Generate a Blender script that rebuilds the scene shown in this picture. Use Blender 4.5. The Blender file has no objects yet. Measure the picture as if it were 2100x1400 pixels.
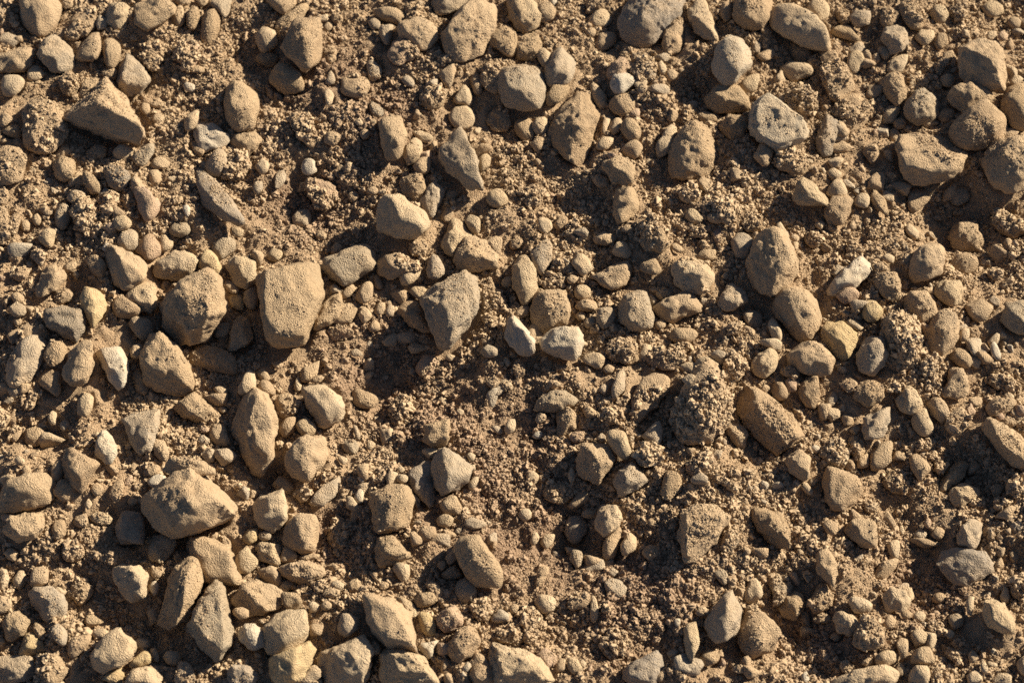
import bpy, bmesh, math, time
import numpy as np
from mathutils import Vector
from mathutils.bvhtree import BVHTree

T0 = time.time()
scene = bpy.context.scene
COL = scene.collection
R = math.radians

# ------------------------------------------------------------------ camera
TILT = R(30)                 # how far the view leans away from straight down
DIST = 2.0                   # metres from the lens to the middle of the patch of ground
WIDE = 1.05                  # metres of ground across the picture at that distance
cam_d = bpy.data.cameras.new('camera')
cam = bpy.data.objects.new('camera', cam_d)
COL.objects.link(cam)
cam.location = (0, -DIST * math.sin(TILT), DIST * math.cos(TILT))
cam.rotation_euler = (TILT, 0, 0)
cam_d.sensor_width = 36
cam_d.lens = 36 * DIST / WIDE
cam_d.clip_start = 0.05
cam_d.clip_end = 500
cam_d.dof.use_dof = True
cam_d.dof.focus_distance = DIST - 0.03
cam_d.dof.aperture_fstop = 6.3
scene.camera = cam

# ------------------------------------------------------------------ light
SUN_AZ, SUN_EL = R(30), R(27)     # azimuth from +x towards +y
w = bpy.data.worlds.new('World')
scene.world = w
w.use_nodes = True
nt = w.node_tree
bg = nt.nodes['Background']
sky = nt.nodes.new('ShaderNodeTexSky')
sky.sky_type = 'NISHITA'
sky.sun_disc = False
sky.sun_elevation = SUN_EL
sky.sun_rotation = math.pi / 2 - SUN_AZ
sky.altitude = 1500
sky.air_density = 0.5
sky.dust_density = 1.2
sky.ozone_density = 0.6
nt.links.new(sky.outputs[0], bg.inputs[0])
bg.inputs[1].default_value = 0.05
sun_d = bpy.data.lights.new('sun', 'SUN')
sun_d.energy = 5.0
sun_d.angle = R(0.5)
sun_d.color = (1.0, 0.88, 0.705)
sun = bpy.data.objects.new('sun', sun_d)
COL.objects.link(sun)
sdir = Vector((math.cos(SUN_AZ) * math.cos(SUN_EL), math.sin(SUN_AZ) * math.cos(SUN_EL), math.sin(SUN_EL)))
sun.rotation_euler = sdir.to_track_quat('Z', 'Y').to_euler()
sun.location = sdir * 5
vs = scene.view_settings
vs.view_transform = 'Standard'
vs.look = 'None'
vs.exposure = 1.05
vs.gamma = 1.0
vs.use_curve_mapping = False
scene.cycles.max_bounces = 6
scene.cycles.diffuse_bounces = 4
scene.cycles.use_denoising = False

rng = np.random.default_rng(11)

# ------------------------------------------------------------------ noise helpers
def _hash(ix, iy, iz, seed):
    h = (ix.astype(np.uint32) * np.uint32(374761393) + iy.astype(np.uint32) * np.uint32(668265263)
         + iz.astype(np.uint32) * np.uint32(2147483647) + np.uint32((seed * 974634181) & 0xffffffff))
    h = (h ^ (h >> np.uint32(13))) * np.uint32(1274126177)
    h = h ^ (h >> np.uint32(16))
    return (h & np.uint32(0xffff)).astype(np.float64) / 32767.5 - 1.0

def noise3(p, seed=0):
    """value noise in -1..1 at points p (n,3)"""
    p = p + 1000.0
    i = np.floor(p).astype(np.int64)
    f = p - i
    f = f * f * (3 - 2 * f)
    r = 0
    for dx in (0, 1):
        for dy in (0, 1):
            for dz in (0, 1):
                wgt = (f[:, 0] if dx else 1 - f[:, 0]) * (f[:, 1] if dy else 1 - f[:, 1]) * (f[:, 2] if dz else 1 - f[:, 2])
                r = r + wgt * _hash(i[:, 0] + dx, i[:, 1] + dy, i[:, 2] + dz, seed)
    return r

def noise2(x, y, seed=0):
    x = x + 1000.0; y = y + 1000.0
    ix = np.floor(x).astype(np.int64); iy = np.floor(y).astype(np.int64)
    fx = x - ix; fy = y - iy
    fx = fx * fx * (3 - 2 * fx); fy = fy * fy * (3 - 2 * fy)
    z = np.zeros_like(ix)
    a = _hash(ix, iy, z, seed); b = _hash(ix + 1, iy, z, seed)
    c = _hash(ix, iy + 1, z, seed); d = _hash(ix + 1, iy + 1, z, seed)
    return (a * (1 - fx) + b * fx) * (1 - fy) + (c * (1 - fx) + d * fx) * fy

# ------------------------------------------------------------------ from the photograph's pixels to the ground
CT, ST = math.cos(TILT), math.sin(TILT)
def at(px, py, z):
    """the point at height z that shows at pixel (px, py) of the 2100 x 1400 photograph"""
    k = WIDE / 2 / DIST / 1050
    dx = (px - 1050) * k
    dv = (700 - py) * k
    d = (dx, ST + dv * CT, -CT + dv * ST)
    t = (cam.location.z - z) / -d[2]
    return (cam.location.x + d[0] * t, cam.location.y + d[1] * t)

MM = 0.0005                  # one photograph pixel on the ground, in metres

# ------------------------------------------------------------------ materials
SOIL = (0.44, 0.32, 0.20)
STONE = {
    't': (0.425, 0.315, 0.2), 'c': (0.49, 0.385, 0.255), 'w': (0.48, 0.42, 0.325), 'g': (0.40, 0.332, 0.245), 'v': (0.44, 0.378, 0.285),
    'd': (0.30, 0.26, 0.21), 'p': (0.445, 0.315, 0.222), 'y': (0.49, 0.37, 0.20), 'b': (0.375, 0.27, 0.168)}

def N(nt, kind, **kw):
    n = nt.nodes.new(kind)
    for k, v in kw.items():
        if k.startswith('i_'):
            n.inputs[int(k[2:])].default_value = v
        else:
            setattr(n, k, v)
    return n

def mix(nt, fac, a, b, blend='MIX'):
    m = nt.nodes.new('ShaderNodeMix')
    m.data_type = 'RGBA'
    m.blend_type = blend
    for sock, v in ((m.inputs[0], fac), (m.inputs[6], a), (m.inputs[7], b)):
        if isinstance(v, (int, float)):
            sock.default_value = v
        elif isinstance(v, tuple):
            sock.default_value = v + (1,) if len(v) == 3 else v
        else:
            nt.links.new(v, sock)
    return m.outputs[2]

def ramp(nt, src, lo, hi, a=0.0, b=1.0):
    r = nt.nodes.new('ShaderNodeMapRange')
    r.inputs[1].default_value = lo; r.inputs[2].default_value = hi
    r.inputs[3].default_value = a; r.inputs[4].default_value = b
    nt.links.new(src, r.inputs[0])
    return r.outputs[0]

def grainy(name, base, dust, dust_amount, mottle, grain):
    """dusty mineral surface: mottled base, fine dust lying on what faces up, grain in the relief"""
    m = bpy.data.materials.new(name)
    m.use_nodes = True
    t = m.node_tree
    bs = t.nodes['Principled BSDF']
    bs.inputs['Roughness'].default_value = 0.95
    bs.inputs['Specular IOR Level'].default_value = 0.12
    geo = t.nodes.new('ShaderNodeNewGeometry')
    P = geo.outputs['Position']
    def noise(scale, detail=3, rough=.55):
        n = N(t, 'ShaderNodeTexNoise')
        n.inputs['Scale'].default_value = scale
        n.inputs['Detail'].default_value = detail
        n.inputs['Roughness'].default_value = rough
        t.links.new(P, n.inputs['Vector'])
        return n.outputs['Fac']
    big = noise(28, 2)
    mid = noise(150, 3)
    fine = noise(720, 3, .7)
    oi = t.nodes.new('ShaderNodeObjectInfo')
    c = mix(t, ramp(t, mid, .35, .68), tuple(v * (1 - mottle) for v in base), tuple(min(1, v * (1 + mottle)) for v in base))
    c = mix(t, ramp(t, oi.outputs['Random'], 0, .5, .5, 0), c, tuple(v * k for v, k in zip(base, (.80, .81, .84))))      # some greyer
    c = mix(t, ramp(t, oi.outputs['Random'], .5, 1, 0, .5), c, tuple(v * k for v, k in zip(base, (1.06, 1.03, .92))))      # some yellower
    band = noise(60, 2, .5)
    c = mix(t, ramp(t, band, .52, .72, 0, .4), c, tuple(v * k for v, k in zip(base, (.80, .77, .74))))                    # weathered patches
    sep = t.nodes.new('ShaderNodeSeparateXYZ')
    t.links.new(geo.outputs['True Normal'], sep.inputs[0])
    up = ramp(t, sep.outputs[2], .15, .95)
    ad = N(t, 'ShaderNodeMath', operation='MULTIPLY')
    t.links.new(up, ad.inputs[0]); t.links.new(ramp(t, mid, .38, .6, .25, 1), ad.inputs[1])
    ad2 = N(t, 'ShaderNodeMath', operation='MULTIPLY', i_1=dust_amount)
    t.links.new(ad.outputs[0], ad2.inputs[0])
    c = mix(t, ad2.outputs[0], c, dust)
    c = mix(t, ramp(t, big, .35, .7, 0, .35), c, tuple(v * k for v, k in zip(dust, (1.06, .96, .86))))
    t.links.new(c, bs.inputs['Base Color'])
    vor = N(t, 'ShaderNodeTexVoronoi')                          # stuck sand grains, thick in some places and thin in others
    vor.inputs['Scale'].default_value = 640
    vor.inputs['Randomness'].default_value = 1.0
    t.links.new(P, vor.inputs['Vector'])
    gr = N(t, 'ShaderNodeMath', operation='MULTIPLY')
    t.links.new(ramp(t, vor.outputs['Distance'], .05, .75, 1.0, 0), gr.inputs[0])
    t.links.new(ramp(t, mid, .36, .62, .15, 1.0), gr.inputs[1])
    h0 = N(t, 'ShaderNodeMath', operation='MULTIPLY_ADD', i_1=.9)
    t.links.new(noise(230, 5, .75), h0.inputs[0])
    t.links.new(fine, h0.inputs[2])
    h = N(t, 'ShaderNodeMath', operation='ADD')
    t.links.new(h0.outputs[0], h.inputs[0]); t.links.new(gr.outputs[0], h.inputs[1])
    b = N(t, 'ShaderNodeBump')
    t.links.new(ramp(t, oi.outputs['Random'], 0, 1, grain * .7, min(1, grain * 1.1)), b.inputs['Strength'])
    b.inputs['Distance'].default_value = 0.0024
    t.links.new(h.outputs[0], b.inputs['Height'])
    t.links.new(b.outputs[0], bs.inputs['Normal'])
    return m

SHADE_SPOTS = [at(a, b, 0) + (r_ * MM,) for a, b, r_ in ((790, 760, 120), (900, 850, 110), (1000, 960, 130), (1130, 1090, 130), (1290, 1230, 130), (1000, 1130, 90), (880, 1010, 80),
        (640, 150, 110), (620, 410, 90), (800, 250, 100), (1080, 860, 80), (700, 1090, 70), (1700, 1300, 90), (1900, 1180, 90))]  # dimmer patches of dirt, their shade painted into the colour
def soil_shade(x, y):
    """how strongly shade is painted into the soil as darker brown, 0..1"""
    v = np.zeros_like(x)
    for a, b, r_ in SHADE_SPOTS:
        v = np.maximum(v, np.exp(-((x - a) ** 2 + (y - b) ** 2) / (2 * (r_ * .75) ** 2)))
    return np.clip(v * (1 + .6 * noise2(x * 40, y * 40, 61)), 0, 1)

M_SOIL = grainy('dry_soil', SOIL, (.43, .31, .20), .35, .22, .9)
t = M_SOIL.node_tree
bs = t.nodes['Principled BSDF']
src = bs.inputs['Base Color'].links[0].from_socket
an = N(t, 'ShaderNodeAttribute', attribute_name='soil_shade')
t.links.new(mix(t, ramp(t, an.outputs['Fac'], 0, 1, 0, .75), src, (.29, .195, .128)), bs.inputs['Base Color'])  # painted shade: darker, redder ground in the dim patches
M_STONE = {}
for code, nm, dust, grain in (('t', 'tan_stone', .55, .9), ('c', 'cream_stone', .4, .8), ('w', 'pale_stone', .15, .6), ('v', 'pale_grey_stone', .45, .8), ('g', 'grey_stone', .5, .9),
                              ('d', 'dark_stone', .45, .9), ('p', 'pinkish_stone', .45, .85), ('y', 'yellow_stone', .35, .8), ('b', 'brown_stone', .45, .9)):
    M_STONE[code] = grainy(nm, STONE[code], (.455, .345, .217), dust, .2, grain)
M_CLOD = grainy('crumbly_soil', (.42, .308, .193), (.46, .347, .22), .4, .2, 1.0)

# crumbs: every crumb carries its own tint
M_CRUMB = bpy.data.materials.new('soil_crumb')
M_CRUMB.use_nodes = True
t = M_CRUMB.node_tree
bs = t.nodes['Principled BSDF']
bs.inputs['Roughness'].default_value = 0.95
bs.inputs['Specular IOR Level'].default_value = 0.1
an = N(t, 'ShaderNodeAttribute', attribute_type='INSTANCER', attribute_name='tint')
c = mix(t, an.outputs['Fac'], (.38, .275, .17), (.49, .372, .24))
ad = N(t, 'ShaderNodeAttribute', attribute_type='INSTANCER', attribute_name='soil_shade')
c = mix(t, ramp(t, ad.outputs['Fac'], 0, 1, 0, .75), c, (.295, .2, .135))  # same painted shade on the crumbs
geo = t.nodes.new('ShaderNodeNewGeometry')
nz = N(t, 'ShaderNodeTexNoise')
nz.inputs['Scale'].default_value = 700
t.links.new(geo.outputs['Position'], nz.inputs['Vector'])
c = mix(t, ramp(t, nz.outputs['Fac'], .35, .65, 0, .3), c, (.36, .255, .16))
t.links.new(c, bs.inputs['Base Color'])
b = N(t, 'ShaderNodeBump')
b.inputs['Strength'].default_value = .4
b.inputs['Distance'].default_value = .0006
t.links.new(nz.outputs['Fac'], b.inputs['Height'])
t.links.new(b.outputs[0], bs.inputs['Normal'])

# ------------------------------------------------------------------ mesh helpers
def mesh_from(name, V, F, smooth=True, mat_idx=None):
    """triangles F (m,3) over points V (n,3)"""
    me = bpy.data.meshes.new(name)
    nv, nf = len(V), len(F)
    k = F.shape[1]
    me.vertices.add(nv)
    me.vertices.foreach_set('co', np.ascontiguousarray(V, np.float32).ravel())
    me.loops.add(nf * k)
    me.loops.foreach_set('vertex_index', np.ascontiguousarray(F, np.int32).ravel())
    me.polygons.add(nf)
    me.polygons.foreach_set('loop_start', np.arange(0, nf * k, k, dtype=np.int32))
    me.polygons.foreach_set('loop_total', np.full(nf, k, np.int32))
    me.polygons.foreach_set('use_smooth', np.full(nf, smooth, bool))
    if mat_idx is not None:
        me.polygons.foreach_set('material_index', np.ascontiguousarray(mat_idx, np.int32))
    me.update(calc_edges=True)
    return me

ICO = {}
for lv in (1, 2, 3, 4, 5, 6):
    bm = bmesh.new()
    bmesh.ops.create_icosphere(bm, subdivisions=lv, radius=1)
    bm.verts.ensure_lookup_table()
    V = np.array([v.co[:] for v in bm.verts])
    V /= np.linalg.norm(V, axis=1)[:, None]
    ICO[lv] = (V, np.array([[v.index for v in f.verts] for f in bm.faces]))
    bm.free()

# ------------------------------------------------------------------ the ground
# broad hollows (-) and rises (+) of the dirt: pixel x, y, radius in pixels, height as a share of the radius
RELIEF = """800,770,120,-.26 1000,770,80,.10 620,400,70,-.26 700,500,55,-.18 520,100,65,-.26 1050,240,45,-.35 1440,170,60,-.2
1620,120,60,-.25 1790,90,50,-.2 1960,430,110,-.26 1760,330,60,-.12 1560,650,50,-.2 1210,400,60,-.18 1230,510,50,-.15 680,1090,60,-.22 700,1160,50,-.15
560,960,35,-.5 330,1260,70,-.25 240,1270,55,-.2 180,1230,50,-.2 260,850,55,-.2 100,900,60,-.2 370,850,40,-.2 1180,1120,80,-.26 1150,1010,60,-.15 1080,1170,50,-.15
1150,1300,60,-.24 1300,1140,60,-.2 1370,1320,45,-.22 1650,1300,90,-.26 1890,1190,75,-.25 1960,1300,55,-.2 1990,960,75,-.25 1860,1040,55,-.2 1900,1110,60,-.2
2080,1140,55,-.2 1370,870,60,-.22 1560,930,45,-.25 160,590,60,-.25 1330,490,65,.22 1480,420,75,.16 1020,450,55,.1 700,170,90,.12 1250,160,60,.12 1400,1000,95,.14
1320,1200,110,.14 1450,1150,85,.1 400,420,90,.08 350,250,90,.08 60,220,60,.12 1800,540,70,.1 1950,560,60,.1 950,120,90,.06 1000,930,70,.08 1100,800,60,.08 1900,780,60,.08
450,1100,60,-.1 880,1130,60,.08 1530,1150,60,.1 1760,1150,60,.08 1700,640,60,.08"""
BUMPS = []
for q in RELIEF.split():
    a = [float(v) for v in q.split(',')]
    x, y = at(a[0], a[1], 0)
    BUMPS.append((x, y, a[2] * MM * 1.1, (1.9 if a[3] < 0 else 1.5) * a[3] * a[2] * MM))

def ground_z(x, y):
    z = 0.010 * noise2(x * 7, y * 7, 1) + 0.0075 * noise2(x * 19, y * 19, 2) + 0.0046 * noise2(x * 45, y * 45, 3)
    z = z + 0.0028 * noise2(x * 110, y * 110, 4) + 0.0014 * noise2(x * 220, y * 220, 5)
    for bx, by, br, bh in BUMPS:
        z = z + bh * np.exp(-((x - bx) ** 2 + ((y - by) * .95) ** 2) / (2 * (br * .62) ** 2))
    return z

def axis(lo, hi, step, far):
    mid = np.arange(lo, hi + step, step)
    g, d = [], step
    p = hi + step
    while p < far:
        d *= 1.16; p += d; g.append(p)
    g = np.array(g)
    return np.concatenate([(lo + hi) - g[::-1], mid, g])

GX = axis(-.62, .62, .0025, 60)
GY = axis(-.49, .56, .0025, 60)
gx, gy = np.meshgrid(GX, GY)

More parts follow.
